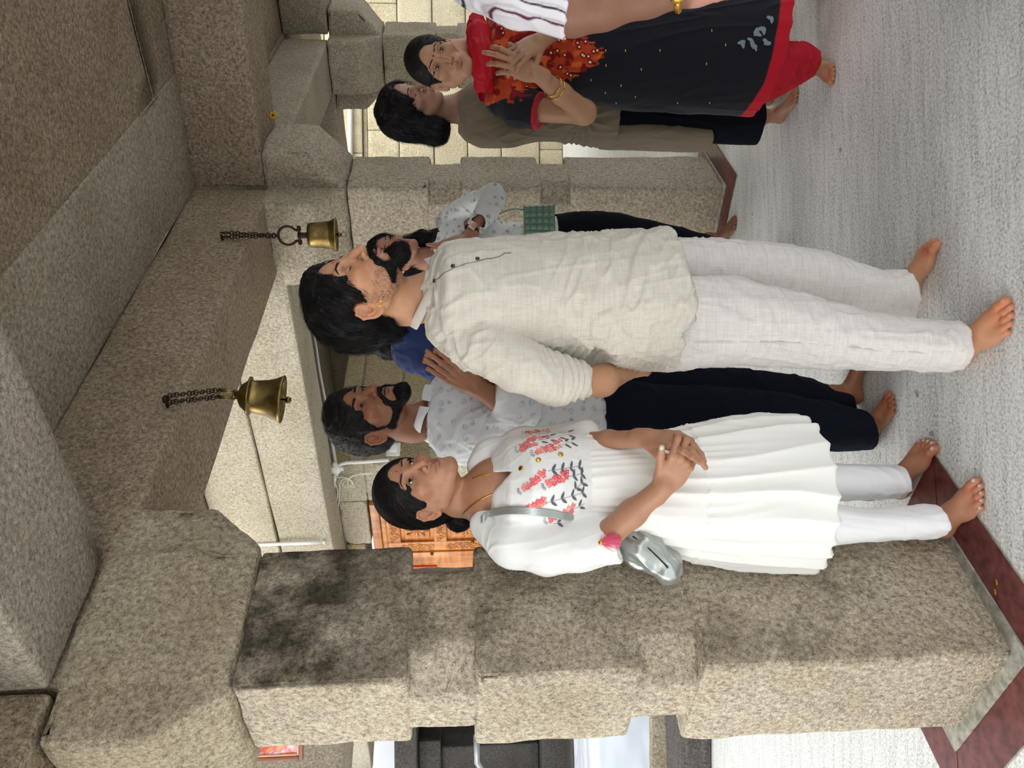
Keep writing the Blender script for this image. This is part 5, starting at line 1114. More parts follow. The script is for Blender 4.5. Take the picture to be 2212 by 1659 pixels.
    lo, hi = bbox(R_, .09); lo[1] -= .1; K = Fld(lo, hi, .0042); K.loft(R_, k=.02); K.chain([P(972, 955, 2.44), P(1030, 925, 2.38), P(1105, 895, 2.34), P(1122, 878, 2.32), P(1085, 856, 2.29)], [.052, .056, .055, .056, .048], .03); K.chain([P(965, 840, 2.62), P(1040, 815, 2.52), P(1090, 806, 2.42)], [.05, .055, .05], .03)
    K.ell(P(1052, 834, 2.27), (.07, .07, .03), k=.005, mode='s')
    K.cap(P(850, 912, 2.48), P(932, 902, 2.48), .064, .063, k=.002, mode='s')
    wc = lin(216, 218, 222)
    ku = cloth('shirt', K, 'cotton', who, wc, lambda V, N: .005*folds(V, (.4, 0, -1), .14, .035, 51, .7)+.003*folds(V, (1, 0, -.5), .1, .03, 52, .6)+.002*fbm(V*15, 2), 1, lambda V, N: print_marks(V, np.tile(wc, (len(V), 1)), N, .034, .8, lin(120, 126, 152)))
    ribbon('collar', [(884, 951, 2.51), (890, 928, 2.455), (898, 902, 2.425), (906, 876, 2.42)], [(906, 957, 2.51), (910, 930, 2.44), (917, 903, 2.41), (930, 880, 2.405)], 'cotton', ku, wc*1.03); ribbon('collar', [(910, 864, 2.44), (911, 848, 2.48), (917, 830, 2.54)], [(934, 868, 2.42), (938, 848, 2.47), (946, 832, 2.53)], 'cotton', ku, wc)
    A1 = rows([(1300, 815, 995), (1400, 830, 985), (1550, 835, 968), (1700, 852, 966), (1790, 868, 973), (1850, 884, 970), (1910, 893, 965)], 2.48, .10); A2 = rows([(1300, 800, 940), (1400, 796, 920), (1550, 796, 905), (1650, 800, 905), (1740, 815, 905), (1800, 836, 900), (1850, 852, 893)], 2.60, .09)
    lo1, hi1 = bbox(A1); lo2, hi2 = bbox(A2); T_ = Fld(np.minimum(lo1, lo2), np.maximum(hi1, hi2), .006); T_.loft(A1, k=.01); T_.loft(A2, k=.01); cutleg(T_, 2.44, .11, [P(1862, 886, 2.47), P(1892, 915, 2.38), P(1884, 966, 2.48)]); cutleg(T_, 2.64, .09, [P(1830, 850, 2.6), P(1850, 875, 2.55), P(1842, 895, 2.6)])
    cloth('trousers', T_, 'navy', who, lin(20, 24, 36), lambda V, N: .006*folds(V, (1, .1, .6), .14, .05, 61, .5))
man_shirt()

# ---------------------------------------------------------------- person in blue, mostly hidden behind the man in cream
def person_blue():
    SK = lin(170, 124, 98); m = frame(P(795, 690, 3.02), 100, 0, 0, 1.0)
    s = head_field(m, [(P(835, 705, 3.04), .05), (P(860, 708, 3.05), .05), (P(890, 708, 3.05), .06)], h=.004, fem=1, eyes=.008); V, Fc = s.mesh(1); parts = [(ap(m, V), Fc, head_color(V, SK, lin(150, 90, 86)))]
    R_ = rows([(850, 690, 772, 3.05, .08), (862, 660, 792, 3.05, .13), (885, 645, 805, 3.05, .16), (935, 640, 816, 3.05, .17), (1050, 640, 806, 3.05, .16), (1250, 645, 780, 3.05, .15), (1300, 645, 780, 3.05, .15)], 3.05, .15)
    parts.append(inner(R_[2:])); linkt(parts, [(P(1260, 740, 3.05), P(1620, 722, 3.05), .04), (P(1260, 690, 3.1), P(1600, 705, 3.15), .04)]); mkfeet(parts, [(Zp(1680, 720, 0), Zp(1688, 650, 0), 1, (P(1620, 722, 3.05), .04)), (Zp(1660, 700, 0), Zp(1668, 630, 0), -1, (P(1600, 705, 3.15), .04))], SK, .005)
    who = person('person in dark blue top with tied hair, mostly hidden behind the man in cream', *join(parts)); eye_parts(m, who, sfield=s, seed=3)
    H = Fld((-.12, -.17, -.15), (.12, .13, .14), .004); skullcap(H, .006); H.ell((0, -.024, .036), (.081, .104, .090), k=.02); H.ell((0, -.050, -.012), (.076, .075, .070), k=.03); H.ell((0, -.110, -.070), (.045, .045, .045), k=.015); H.ell((0, .136, -.016), (.068, .070, .108), k=.008, mode='s'); H.ell((0, .066, -.085), (.10, .075, .085), k=.015, mode='s')
    hairmesh(who, H, m, lambda q: np.stack([0*q[:, 0], -1+0*q[:, 0], -.5+0*q[:, 0]], 1), 700, 6, .008, .012, .0007, 3, (.003, .003))
    lo, hi = bbox(R_, .08); K = Fld(lo, hi, .006); K.loft(R_, k=.02); K.chain([P(885, 770, 2.98), P(950, 790, 2.93), P(1040, 790, 2.9)], [.05, .055, .05], .03); K.cap(P(845, 715, 3.04), P(870, 715, 3.05), .062, k=.004); K.cap(P(820, 708, 3.04), P(862, 712, 3.05), .055, k=.002, mode='s')
    cloth('top', K, 'cotton', who, lin(34, 46, 84), lambda V, N: .006*folds(V, (.5, 0, -1), .12, .03, 71, .6))
    A1 = rows([(1280, 645, 785), (1450, 655, 770), (1640, 680, 745), (1660, 682, 742)], 3.08, .12); lo, hi = bbox(A1); T_ = Fld(lo, hi, .008); T_.loft(A1); cloth('trousers', T_, 'black', who, lin(20, 20, 26), None)
person_blue()

# ---------------------------------------------------------------- woman with the green bag
def woman_green_bag():
    SK = lin(166, 118, 96); m = frame(P(850, 552, 3.52), 152, 4, -4, 1.0)
    s = head_field(m, [(P(895, 560, 3.54), .050), (P(925, 558, 3.56), .048), (P(960, 556, 3.57), .07)], h=.0025, fem=1, eyes=.0085); V, Fc = s.mesh(1); parts = [(ap(m, V), Fc, head_color(V, SK, lin(140, 66, 76), eyeshade=.5))]
    el = P(1075, 422, 3.42); wr = P(1012, 508, 3.30); hm = frame_xz(wr, P(960, 523, 3.27)-wr, np.array([.9, -.3, .1]), .9); el2 = P(1080, 600, 3.45); wr2 = P(1010, 526, 3.30); hm2 = frame_xz(wr2, P(958, 530, 3.28)-wr2, np.array([-.9, .3, -.1]), .9)
    for pts, H_, sd in (([el, (el+wr)/2, wr], hm, 1), ([el2, (el2+wr2)/2, wr2], hm2, -1)):
        a, t = armfield(pts, [.034, .029, .022], [(H_, dict(curl=[(4, 4, 3)]*4, side=sd, th=(28, 0, 8, 8), thz=.05, spread=(2, 1, -1, -2)))], h=.0032); V, Fc = a.mesh(1); parts.append((V, Fc, np.tile(SK, (len(V), 1))))
    mkfeet(parts, [(Zp(1568, 524, 0), Zp(1594, 474, 0), 1, (P(1520, 540, 3.74), .034)), (Zp(1560, 590, 0), Zp(1590, 560, 0), -1, (P(1510, 590, 3.74), .034))], lin(120, 84, 68), .0035)
    R_ = rows([(932, 535, 580, 3.57, .06), (945, 490, 615, 3.58, .10), (975, 468, 635, 3.58, .12), (1040, 475, 625, 3.58, .12), (1110, 482, 615, 3.58, .11), (1180, 470, 625, 3.58, .12), (1200, 468, 627, 3.58, .12)], 3.58, .12)
    parts.append(inner(R_[2:])); linkt(parts, [(P(1180, 540, 3.6), P(1520, 540, 3.74), .035), (P(1180, 580, 3.6), P(1510, 590, 3.74), .035), (P(980, 520, 3.56), el, .03), (P(980, 580, 3.56), el2, .03)]); who = person('woman in white printed top with a wrist watch, palms joined, before the second column', *join(parts))
    eye_parts(m, who, sfield=s, seed=6, brow=.7, gaze=(0, 5)); stud(who, ap(m, (.0850, .000, -.052)), .006)
    H = Fld((-.14, -.15, -.24), (.12, .13, .145), .0032); skullcap(H, .008); H.ell((0, -.024, .036), (.082, .104, .090), k=.02); H.ell((0, -.055, -.03), (.078, .075, .09), k=.03)
    H.ell((0, .130, -.016), (.070, .070, .105), k=.010, mode='s'); H.ell((0, .066, -.085), (.085, .075, .085), k=.015, mode='s')
    for p_, q_ in (((-.078, .0, -.05), (-.088, .012, -.12)), ((-.088, .012, -.12), (-.095, .020, -.19))): H.cap(p_, q_, .026, .030, k=.02)
    H.ell((.092, -.006, -.028), (.036, .026, .038), k=.006, mode='s')
    hairmesh(who, H, m, lambda q: np.stack([.7*np.sin(q[:, 2]*90+q[:, 1]*60), -.2+.6*np.cos(q[:, 2]*80+q[:, 0]*50), -1+0*q[:, 0]], 1), 2000, 8, .010, .016, .0007, 3, (.007, .006), (0, .1, -1), (.04, .014))
    lo, hi = bbox(R_, .10); A = P(1095, 400, 3.4); lo = np.minimum(lo, A-.08); hi = np.maximum(hi, A+.06); K = Fld(lo, hi, .0045); K.loft(R_, k=.02)
    K.chain([P(962, 478, 3.56), P(1010, 445, 3.49), P(1066, 425, 3.42), P(1052, 455, 3.37), P(1028, 490, 3.33)], [.045, .048, .050, .043, .040], .02); K.chain([P(962, 625, 3.56), P(1070, 640, 3.5), P(1040, 580, 3.38)], [.045, .05, .045], .03)
    K.cutp(P(1030, 490, 3.325), P(1012, 508, 3.30)-el, .003, rad=.08); K.cap(P(880, 560, 3.54), P(950, 556, 3.56), .060, .058, k=.004, mode='s')
    wc = lin(222, 224, 224)
    cloth('top', K, 'cotton', who, wc, lambda V, N: .006*folds(V, (1, .2, -.5), .10, .03, 81, .6), 1, lambda V, N: print_marks(V, np.tile(wc, (len(V), 1)), N, .030, 1.2, lin(60, 60, 66), 7))
    A1 = rows([(1180, 468, 628), (1260, 456, 632), (1330, 460, 625), (1400, 476, 610), (1470, 492, 600), (1535, 512, 596)], 3.62, .11); lo, hi = bbox(A1); T_ = Fld(lo, hi, .006); T_.loft(A1); cloth('trousers', T_, 'black', who, lin(20, 22, 30), lambda V, N: .004*folds(V, (1, .1, .6), .14, .05, 61, .5))
    # watch
    d_ = (wr-el)/np.linalg.norm(wr-el); mx_ = frame_xz(wr-d_*.03, d_, np.array([0, -1, .2])); b = MB(); b.tube([ap(mx_, (0, .030*math.cos(t), .027*math.sin(t))) for t in [i*.45 for i in range(14)]], .006, 8, True); wt = b.build('watch', 'iron', who, True)
    b = MB(); b.hexa([ap(mx_, q) for q in ((-.02, -.016, .026), (.02, -.016, .026), (.02, .016, .026), (-.02, .016, .026), (-.02, -.016, .036), (.02, -.016, .036), (.02, .016, .036), (-.02, .016, .036))]); rough(b.build('watch_face', plain('rose_gold', srgb(222, 180, 165), .3, .5, .4), wt, True), .004, 0)
    # quilted bag
    bc = P(1165, 478, 3.44); b = MB(); g_ = plain('green_leather', srgb(112, 142, 122), .25, .5, nz=.1); n = 60; hw, hh = .072, .070; Vv, Ff = [], []
    for sd in (1, -1):
        o = len(Vv)
        for i in range(n+1):
            for j in range(n+1):
                u, v = i/n*2-1, j/n*2-1; e = (1-abs(u)**5)*(1-abs(v)**5); q = abs(math.sin((u+1)*math.pi*2.5))**.45*abs(math.sin((v+1)*math.pi*2.5))**.45
                Vv.append(bc+np.array([u*hw*(1-.05*v), -sd*(.022*max(e, 0)**.4+.010*q*max(e, 0)**.3), v*hh]))
        Ff += [(o+i*(n+1)+j, o+(i+1)*(n+1)+j, o+(i+1)*(n+1)+j+1, o+i*(n+1)+j+1)[::sd] for i in range(n) for j in range(n)]
    bag = npmesh('handbag', np.array(Vv), np.array(Ff), g_, None); tag(bag, 'dark green quilted bag on a thin strap, beside the praying woman in printed white', 'handbag')
    b = MB(); b.tube(spline([bc+np.array([.05, 0, .068]), P(1108, 452, 3.43), P(1080, 462, 3.42), P(1000, 510, 3.44), P(935, 590, 3.52)]), .0035, 6); b.build('strap', g_, bag, True)
woman_green_bag()
def projpx(V): v = V-CP; k_ = F/(v@fwd); return 1106-(v@cup)*k_, 829.5-(v@cright)*k_
# ---------------------------------------------------------------- woman in khaki
def woman_khaki():
    D = 3.15; SK = lin(152, 112, 92); m = frame(P(886, 236, 3.10), 138, -12, 4, 1.0)
    s = head_field(m, [(P(935, 238, 3.13), .050), (P(970, 236, 3.15), .048), (P(1000, 234, 3.16), .07)], h=.0022, fem=1, eyes=0, chest=[(P(1040, 225, 3.12), (.10, .08, .08))]); V, Fc = s.mesh(1); parts = [(ap(m, V), Fc, head_color(V, SK, lin(140, 84, 84), eyeshade=.5))]
    mkfeet(parts, [(Zp(1690, 262, 0), Zp(1728, 196, 0), 1, (P(1640, 256, 3.15), .036)), (Zp(1665, 225, 0), Zp(1700, 160, 0), -1, (P(1620, 225, 3.25), .036))], SK*1.15, .003)
    R_ = rows([(992, 205, 285, 3.15, .07), (1008, 190, 303, 3.15, .12), (1040, 175, 315, 3.15, .15), (1100, 165, 313, 3.15, .16), (1160, 160, 300, 3.15, .15), (1200, 155, 299, 3.15, .14), (1260, 150, 308, 3.15, .15), (1325, 150, 316, 3.15, .155)], 3.15, .15)
    parts.append(inner(R_[2:], .8)); linkt(parts, [(P(1300, 260, 3.15), P(1640, 256, 3.15), .036), (P(1300, 210, 3.2), P(1620, 225, 3.25), .036)]); who = person('woman with shoulder-length black hair in an olive khaki tunic, head bowed, eyes closed', *join(parts))
    eye_parts(m, who, closed=True, op=0, sfield=s, seed=9, brow=.7); mark(who, m, s, (.0, .055), (-.004, 0, .004), [.0015, .003, .0015], plain('kumkum_orange', srgb(196, 96, 50), .7))
    H = Fld((-.14, -.15, -.19), (.14, .13, .15), .003); skullcap(H, .009); H.ell((0, -.018, .040), (.086, .106, .094), k=.02); H.ell((0, -.045, -.03), (.086, .080, .10), k=.03); H.ell((0, -.060, -.110), (.095, .060, .055), k=.03)
    for x in (-1, 1): H.cap((x*.080, -.015, .02), (x*.088, -.010, -.10), .026, .036, k=.02)
    H.ell((0, .128, -.016), (.070, .076, .114), k=.010, mode='s'); H.ell((0, .066, -.11), (.060, .075, .10), k=.015, mode='s'); H.cap((0, .09, .12), (0, -.04, .145), .003, .003, k=.004, mode='s')
    hairmesh(who, H, m, lambda q: np.stack([np.sign(q[:, 0])*.6*(q[:, 2] > .05)+.25*np.sin(q[:, 2]*70), -.15+.3*np.cos(q[:, 2]*60), -1+0*q[:, 0]], 1), 2200, 9, .011, .012, .0006, 3, (.005, .004), (.1, -.1, -1), (.10, .012))
    lo, hi = bbox(R_, .07); q = P(1550, 300, 3.2); lo = np.minimum(lo, q-np.array([.12, .2, .03])); hi = np.maximum(hi, q+np.array([.15, .2, 0])); K = Fld(lo, hi, .0045); K.loft(R_, k=.02); K.chain([P(1040, 285, 3.10), P(1100, 280, 3.06), P(1190, 262, 3.0), P(1240, 235, 2.95)], [.055, .056, .052, .05], .03)
    K.loft(rows([(1300, 255, 317, 3.2, .10), (1400, 266, 320, 3.2, .10), (1480, 275, 322, 3.2, .10), (1560, 283, 322, 3.2, .10)], 3.2, .1), k=.006); K.loft(rows([(1300, 160, 252, 3.12, .10), (1400, 165, 243, 3.1, .10), (1550, 175, 236, 3.1, .10)], 3.1, .1), k=.006)
    hz = P(1535, 300, 3.15)[2]; K.cut(lambda x, y, z: hz+.25*(x-P(1535, 300, 3.15)[0])-z+0*y, .003); K.cap(P(930, 238, 3.13), P(1010, 236, 3.15), .060, .066, k=.004, mode='s')
    cc = P(1262, 250, 3.0)
    def dk(V, N):
        r = V-cc; th = np.arctan2(r[:, 2], r[:, 0]); rr_ = np.hypot(r[:, 0], r[:, 2]); st = (1-np.abs(np.sin(th*7))**.8)*np.exp(-((rr_-.05)/.07)**2)
        return .005*folds(V, (.3, 0, -1), .18, .035, 91, .6)+.008*st+.002*fbm(V*14, 2)
    cloth('tunic', K, 'cotton', who, lin(118, 106, 88), dk)
    A1 = rows([(1290, 165, 300), (1400, 165, 300), (1500, 170, 304), (1600, 190, 309), (1652, 205, 311)], 3.17, .10); lo, hi = bbox(A1); T_ = Fld(lo, hi, .006); T_.loft(A1); T_.cutp(P(1650, 260, 3.1), (0, 0, -1), .003); cloth('trousers', T_, 'black', who, lin(20, 22, 30), lambda V, N: .005*folds(V, (.1, .1, 1), .3, .05, 61, .5))
    return who
woman_khaki()

# ---------------------------------------------------------------- woman in black and red
def woman_red():
    D = 2.74; SK = lin(168, 126, 98); m = frame(P(951, 136, 2.70), 192, 1, -15, .99); m[:3, 0] *= .94
    s = head_field(m, [(P(995, 118, 2.73), .050), (P(1030, 112, 2.76), .05), (P(1070, 108, 2.77), .08)], h=.002, fem=1, eyes=.0078, mouth=.0, chest=[(P(1085, 108, 2.76), (.12, .08, .06))]); V, Fc = s.mesh(1); parts = [(ap(m, V), Fc, head_color(V, SK, lin(150, 92, 80), eyeshade=.65))]
    el = P(1262, 243, 2.60); wr = P(1158, 158, 2.42); hm = frame_xz(wr, P(1080, 128, 2.38)-wr, np.array([-.2, -1, -.1]), .95); el2 = P(1262, 20, 2.62); wr2 = P(1168, 88, 2.42); hm2 = frame_xz(wr2, P(1098, 128, 2.37)-wr2, np.array([.2, -1, .1]), .95)
    a, t = armfield([P(1130, 235, 2.72), el, (el+wr)/2, wr], [.042, .038, .032, .023], [(hm, dict(curl=[(16, 36, 24), (8, 30, 20), (18, 40, 24), (32, 46, 28)], side=-1, th=(40, 5, 15, 15), spread=(10, 2, -5, -12)))], h=.0026); V, Fc = a.mesh(1); parts.append((V, Fc, np.tile(SK, (len(V), 1))))
    a, t = armfield([P(1130, 10, 2.72), el2, (el2+wr2)/2, wr2], [.042, .038, .032, .023], [(hm2, dict(curl=[(25, 50, 30)]*4, side=1, th=(35, 5, 5, 5)))], h=.0026); V, Fc = a.mesh(1); parts.append((V, Fc, np.tile(SK*.97, (len(V), 1))))
    mkfeet(parts, [(Zp(1766, 130, 0), Zp(1808, 168, 0), -1, (P(1700, 134, 2.78), .038)), (Zp(1762, -45, 0), Zp(1800, -20, 0), 1, (P(1700, -40, 2.78), .038))], SK*.95, .003)
    R_ = rows([(1052, 62, 160, 2.77, .07), (1064, 25, 205, 2.77, .11), (1085, 5, 228, 2.76, .13), (1140, 15, 222, 2.74, .15), (1210, 25, 213, 2.74, .15), (1300, 15, 226, 2.74, .15), (1400, 0, 237, 2.74, .16), (1500, -12, 241, 2.74, .17), (1600, -24, 244, 2.74, .18), (1700, -34, 246, 2.74, .19)], D, .15)
    parts.append(inner(R_[2:-2], .8)); linkt(parts, [(P(1560, 150, 2.74), P(1700, 134, 2.78), .036), (P(1560, -30, 2.75), P(1700, -40, 2.78), .036), (P(1100, 180, 2.75), P(1130, 235, 2.72), .03), (P(1100, 60, 2.75), P(1130, 10, 2.72), .03)]); who = person('older woman in black kurta with orange and red embroidery, facing the camera, hands clasped', *join(parts))
    eye_parts(m, who, sfield=s, seed=12, op=.0078, gaze=(-4, -4), brow=.6); mark(who, m, s, (0, .020), (-.004, 0, .004), [.002, .0038, .002]); stud(who, ap(m, (.084, .0, -.048)), .004, 'steel')
    H = Fld((-.12, -.15, -.12), (.12, .13, .14), .0028); skullcap(H, .005); H.ell((0, -.022, .036), (.080, .102, .087), k=.02); H.ell((0, -.050, -.012), (.076, .075, .070), k=.03); H.ell((0, .134, -.012), (.072, .072, .112), k=.008, mode='s'); H.ell((0, .066, -.085), (.10, .075, .085), k=.015, mode='s')
    for x in (-1, 1): H.ell((x*.092, -.006, -.024), (.036, .024, .036), k=.006, mode='s')
    hairmesh(who, H, m, lambda q: np.stack([q[:, 0]*5, -1+0*q[:, 0], -.1-3*np.maximum(-q[:, 1], 0)], 1), 1600, 7, .008, .003, .0005, 8, (.0015, .001), (0, -.9, -.4), (.12, .006))
    lo, hi = bbox(R_, .09); K = Fld(lo, hi, .0038); K.loft(R_, k=.02); K.chain([P(1082, 215, 2.74), P(1120, 232, 2.70), P(1166, 240, 2.67)], [.055, .060, .060], .02); K.cutp(P(1166, 240, 2.67), P(1200, 244, 2.65)-P(1100, 228, 2.72), .003, rad=.085); K.chain([P(1082, 20, 2.74), P(1180, 6, 2.68)], [.055, .058], .02)
    ln = [(1622, 240), (1650, 182), (1660, 100), (1677, 0), (1680, -60)]; hx = [P(a_, b_, 2.62) for a_, b_ in ln]; hX = np.array([q[0] for q in hx]); hZ = np.array([q[2] for q in hx])
    hem = lambda x, y: np.interp(x.ravel(), hX, hZ).reshape(x.shape)+.35*np.maximum(y-2.6, 0)*0; wd = .045
    K.cut(lambda x, y, z: (hem(x, y)-wd-z)+0*y, .003); K.cap(P(1000, 116, 2.73), P(1062, 110, 2.76), .062, .066, k=.004, mode='s')
    bk = lin(22, 22, 30)
    def kc(V, N):
        c = np.tile(bk, (len(V), 1)); px, py = projpx(V); w_ = np.interp(px, [1045, 1060, 1110, 1150, 1210, 1265, 1306], [110, 108, 98, 80, 60, 36, 0]); n1 = fbm(V*70, 3, 2); jag = 10*vn(np.stack([V[:, 0]*160, V[:, 2]*20, V[:, 1]*0], 1), 5)+6*n1
        on = sstep(w_+jag-np.abs(py-118), -1, 2)*(N[:, 1] < .3)*sstep(1306-px, 0, 3); oc = lerp(np.tile(lin(176, 62, 30), (len(V), 1)), lin(120, 16, 20), sstep(vn(V*34, 7)+.3*n1, .0, .2)); oc = lerp(oc, lin(204, 92, 40), sstep(vn(V*60, 9), .25, .5)); c = lerp(c, oc, on)
        band = hem(V[:, 0], V[:, 1])-V[:, 2]; c = lerp(c, lin(176, 20, 38), sstep(band, -.003, .001)); sl = (V-P(1166, 240, 2.67))@((P(1200, 244, 2.65)-P(1100, 228, 2.72))/np.linalg.norm(P(1200, 244, 2.65)-P(1100, 228, 2.72))); near_ = np.linalg.norm(V-P(1166, 240, 2.67), axis=1) < .085
        return lerp(c, lin(170, 30, 44), (sl > -.006)*near_*1.)
    dk = lambda V, N: .004*folds(V, (.15, 0, -1), .25, .05, 95, .6)+.002*fbm(V*13, 3)
    V, Fc = K.mesh(1); N = vnormals(V, Fc); C = kc(V, N); V = V+N*dk(V, N)[:, None]; prts = [(V, Fc, C)]; rr = random.Random(4); G_ = lin(226, 196, 110)
    for i in range(34):
        x = rr.uniform(1075, 1290); w_ = np.interp(x, [1060, 1150, 1210, 1265, 1306], [88, 74, 56, 32, 0]); y = 118+rr.uniform(-1, 1)*w_; a = rr.random()*3
        prts.append(petal(K, x, y, 2.2, 3.0, a, .0085, .0075, .003, disp=dk)+(lin(128, 18, 24),)); prts.append(petal(K, x, y, 2.2, 3.0, a, .0036, .0034, .0045, disp=dk)+(lin(222, 210, 170),))
    for zx, zy in ((312, 445), (315, 568), (187, 690), (447, 735), (312, 795), (483, 445), (785, 440), (623, 603), (572, 830), (407, 880), (1188, 555), (1352, 395), (937, 880), (1215, 880), (1235, 270), (150, 860)): prts.append(petal(K, 1230+.2486*zx, .2486*zy, 2.2, 3.0, math.pi/2, .0045, .0013, .003, disp=dk)+(G_,))
    for x, y, L in ((1600, 93, .014), (1625, 96, .012), (1619, 86, .010), (1633, 70, .016), (1646, 64, .014), (1653, 91, .013), (1662, 42, .013), (1628, 102, .009)):
        for k_ in range(2): prts.append(petal(K, x+k_*3, y+k_*4, 2.2, 3.0, rr.random()*3, L, L*.5, .003, disp=dk)+(lin(120, 134, 138),))
    V3, F3, C3 = join(prts); npmesh('kurta', V3, F3, 'dress', who, C3)
    # red scarf, trousers, bangles
    S_ = Fld(P(1085, 235, 2.9)-np.array([.02, .3, .02]), P(1000, 20, 2.9)+np.array([.05, .1, .02]), .0035); q = [P(1052, 214, 2.73), P(1044, 185, 2.67), P(1044, 150, 2.635), P(1040, 110, 2.63), P(1036, 70, 2.66), P(1032, 40, 2.72)]; S_.chain(q, [.022, .028, .032, .032, .030, .022], .02)
    q2 = [P(1030, 150, 2.66), P(1024, 110, 2.655), P(1020, 70, 2.68), P(1022, 44, 2.74)]; S_.chain(q2, [.014, .018, .018, .014], .015)
    M['scarf'] = plain('red_cloth', srgb(178, 22, 40), .7, .2, nz=.15, nscale=20)
    cloth('scarf', S_, 'scarf', who, lin(178, 22, 40), lambda V, N: .005*folds(V, (1, 0, .15), .10, .018, 97, .5))
    for i, t_ in enumerate((.60, .66)):
        c = el*(1-t_)+wr*t_; mx_ = frame_xz(c, wr-el, (0, 0, 1)); b = MB(); b.tube([ap(mx_, (.004*i, .034*math.cos(t), .034*math.sin(t))) for t in [j*.35 for j in range(18)]], .0022, 6, True); b.build('bangle', 'gold', who, True)
    A1 = rows([(1600, 80, 225, 2.72, .10), (1665, 92, 212, 2.70, .10), (1695, 100, 196, 2.70, .09), (1728, 98, 178, 2.72, .075), (1757, 112, 160, 2.74, .05)], 2.76, .07); A2 = rows([(1640, -100, -10), (1700, -90, -15), (1752, -75, -25)], 2.76, .07); lo1, hi1 = bbox(A1); lo2, hi2 = bbox(A2); T_ = Fld(np.minimum(lo1, lo2), np.maximum(hi1, hi2), .005); T_.loft(A1, k=.01); T_.loft(A2, k=.01); T_.chain([P(1625, 150, 2.74), P(1625, -40, 2.74)], [.05, .05])
    cloth('salwar', T_, 'scarf', who, lin(190, 28, 44), lambda V, N: .009*folds(V, (.5, .1, 1), .12, .03, 98, .6))
woman_red()

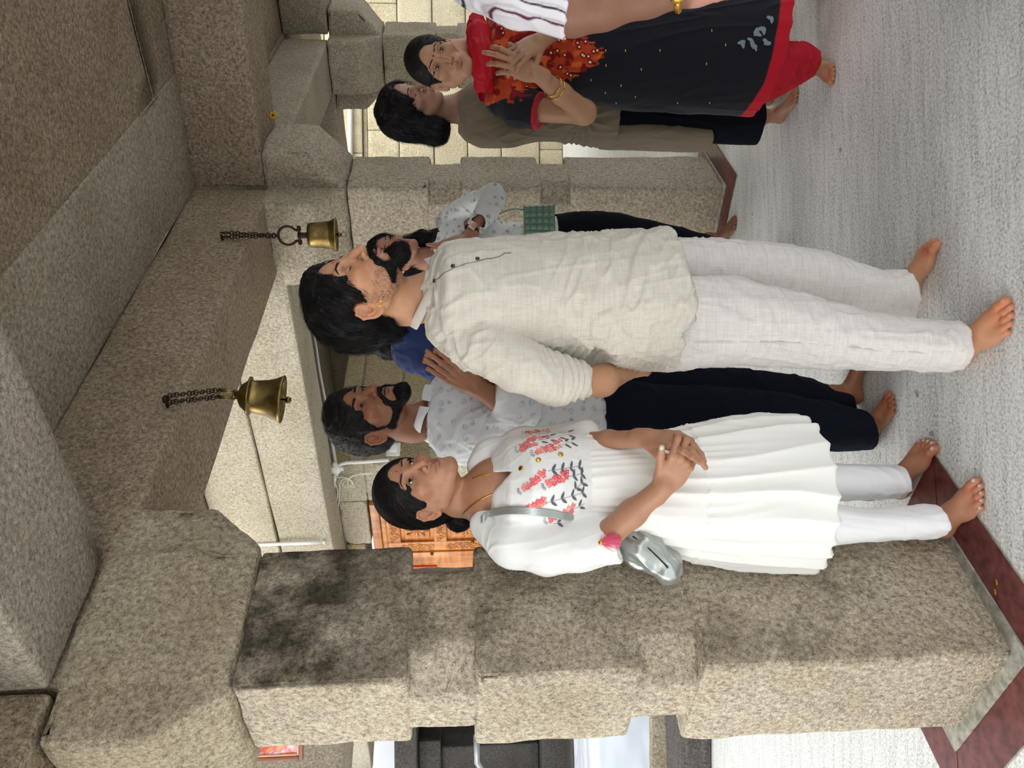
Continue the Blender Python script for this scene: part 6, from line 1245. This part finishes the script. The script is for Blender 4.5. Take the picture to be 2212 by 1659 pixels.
# ---------------------------------------------------------------- person with striped sleeve at the edge of the frame
def person_striped():
    SK = lin(138, 96, 76); D = 1.72; m = frame(P(790, -230, 1.85), 250, 0, 0, 1.0)
    s = head_field(m, [(P(860, -230, 1.85), .05), (P(920, -230, 1.85), .055), (P(960, -230, 1.85), .08)], h=.004, fem=1); V, Fc = s.mesh(1); parts = [(ap(m, V), Fc, head_color(V, SK, lin(140, 84, 80)))]
    pts = [P(1010, -62, 1.72), P(1238, 18, 1.68), P(1300, 10, 1.66), P(1400, -8, 1.64), P(1468, -16, 1.62)]; hm = frame_xz(pts[-1], P(1560, -38, 1.62)-pts[-1], np.array([-.6, -.8, 0]), 1.0)
    a, t = armfield(pts, [.055, .055, .050, .040, .031], [(hm, dict(curl=[(15, 20, 10), (18, 25, 12), (20, 28, 14), (24, 30, 16)], side=1))], h=.003); V, Fc = a.mesh(1); c = np.tile(SK*.95, (len(V), 1)); px, py = projpx(V); c = lerp(c, lin(196, 140, 126), sstep(px, 1480, 1500)); parts.append((V, Fc, c))
    mkfeet(parts, [((1.16, 1.80, 0), (1.02, 1.62, 0), -1, ((1.16, 1.80, .35), .04)), ((1.26, 1.58, 0), (1.12, 1.42, 0), 1, ((1.26, 1.60, .35), .04))], SK, .005)
    linkt(parts, [(P(1480, -240, 1.85), (1.16, 1.80, .35), .04), (P(1480, -200, 1.8), (1.26, 1.60, .35), .04), (P(1010, -150, 1.85), pts[0], .04)]); R_ = rows([(935, -290, -170, 1.85, .07), (955, -370, -120, 1.85, .12), (1000, -430, -75, 1.85, .15), (1150, -400, -85, 1.85, .15), (1300, -390, -90, 1.85, .14), (1500, -410, -70, 1.85, .15)], 1.85, .15); parts.append(inner(R_[1:]))
    who = person('person cut off by the photo edge, with striped sleeve, bare arm and gold watch', *join(parts)); eye_parts(m, who, sfield=s, seed=1)
    H = Fld((-.12, -.15, -.12), (.12, .13, .14), .005); H.ell((0, -.022, .036), (.082, .104, .090), k=.02); H.ell((0, -.05, -.03), (.078, .075, .08), k=.03); H.ell((0, .134, -.012), (.072, .072, .112), k=.008, mode='s'); H.ell((0, .066, -.085), (.10, .075, .085), k=.015, mode='s')
    hairmesh(who, H, m, lambda q: np.stack([q[:, 0]*5, -1+0*q[:, 0], -.1-3*np.maximum(-q[:, 1], 0)], 1), 500, 6, .008, .003, .0008, 8)
    lo, hi = bbox(R_, .10); A = P(1240, 90, 1.6); lo = np.minimum(lo, A-.03); K = Fld(lo, hi, .0036); K.loft(R_, k=.02); sl = [P(985, -78, 1.76), P(1040, -58, 1.73), P(1120, -28, 1.70), P(1246, 6, 1.68)]; K.chain(sl, [.062, .068, .074, .078], .03); ax1 = (sl[-1]-sl[-2])/np.linalg.norm(sl[-1]-sl[-2]); K.cutp(P(1238, 10, 1.68), ax1, .003, rad=.12)
    a0 = P(1120, -28, 1.70); side = np.cross(ax1, [0, 1, 0]); side /= np.linalg.norm(side)
    def kc(V, N):
        c = np.tile(lin(226, 222, 228), (len(V), 1)); u = (V-a0)@side+.004*vn(V*30, 2); u = u/.0175; f = u-np.floor(u+.5); k_ = np.mod(np.floor(u+.5), 2); c = lerp(c, np.where(k_[:, None] > .5, lin(28, 26, 40), lin(86, 26, 56)), np.exp(-(f/.10)**4)); return lerp(c, lin(176, 172, 186), .6*np.exp(-((f-.26)/.09)**4))
    cloth('striped_top', K, 'cotton', who, None, lambda V, N: .005*folds(V, ax1, .10, .03, 99, .6), 1, kc)
    A1 = rows([(1480, -410, -70), (1700, -380, -60), (2000, -330, -70), (2180, -300, -90)], 1.80, .12); lo, hi = bbox(A1); T_ = Fld(lo, hi, .008); T_.loft(A1); T_.cutp((0, 0, .05), (0, 0, -1)); cloth('trousers', T_, 'navy', who, lin(20, 22, 30))
    c = pts[-1]*.95+pts[-2]*.05; mx_ = frame_xz(c, pts[-1]-pts[-2], np.array([-.5, -.8, 0])); b = MB(); b.tube([ap(mx_, (0, .034*math.cos(t), .031*math.sin(t))) for t in [j*.35 for j in range(18)]], .008, 8, True); wt = b.build('watch_strap', 'gold', who, True)
    b = MB(); b.lathe([(0, -.004), (.015, -.004), (.016, 0), (.015, .004), (0, .005)], 24, Matrix.Translation(Vector(ap(mx_, (0, 0, .040)))) @ Vector(mx_[:3, 2]).to_track_quat('Z', 'Y').to_matrix().to_4x4()); b.build('watch_face', 'gold', wt, True)
person_striped()
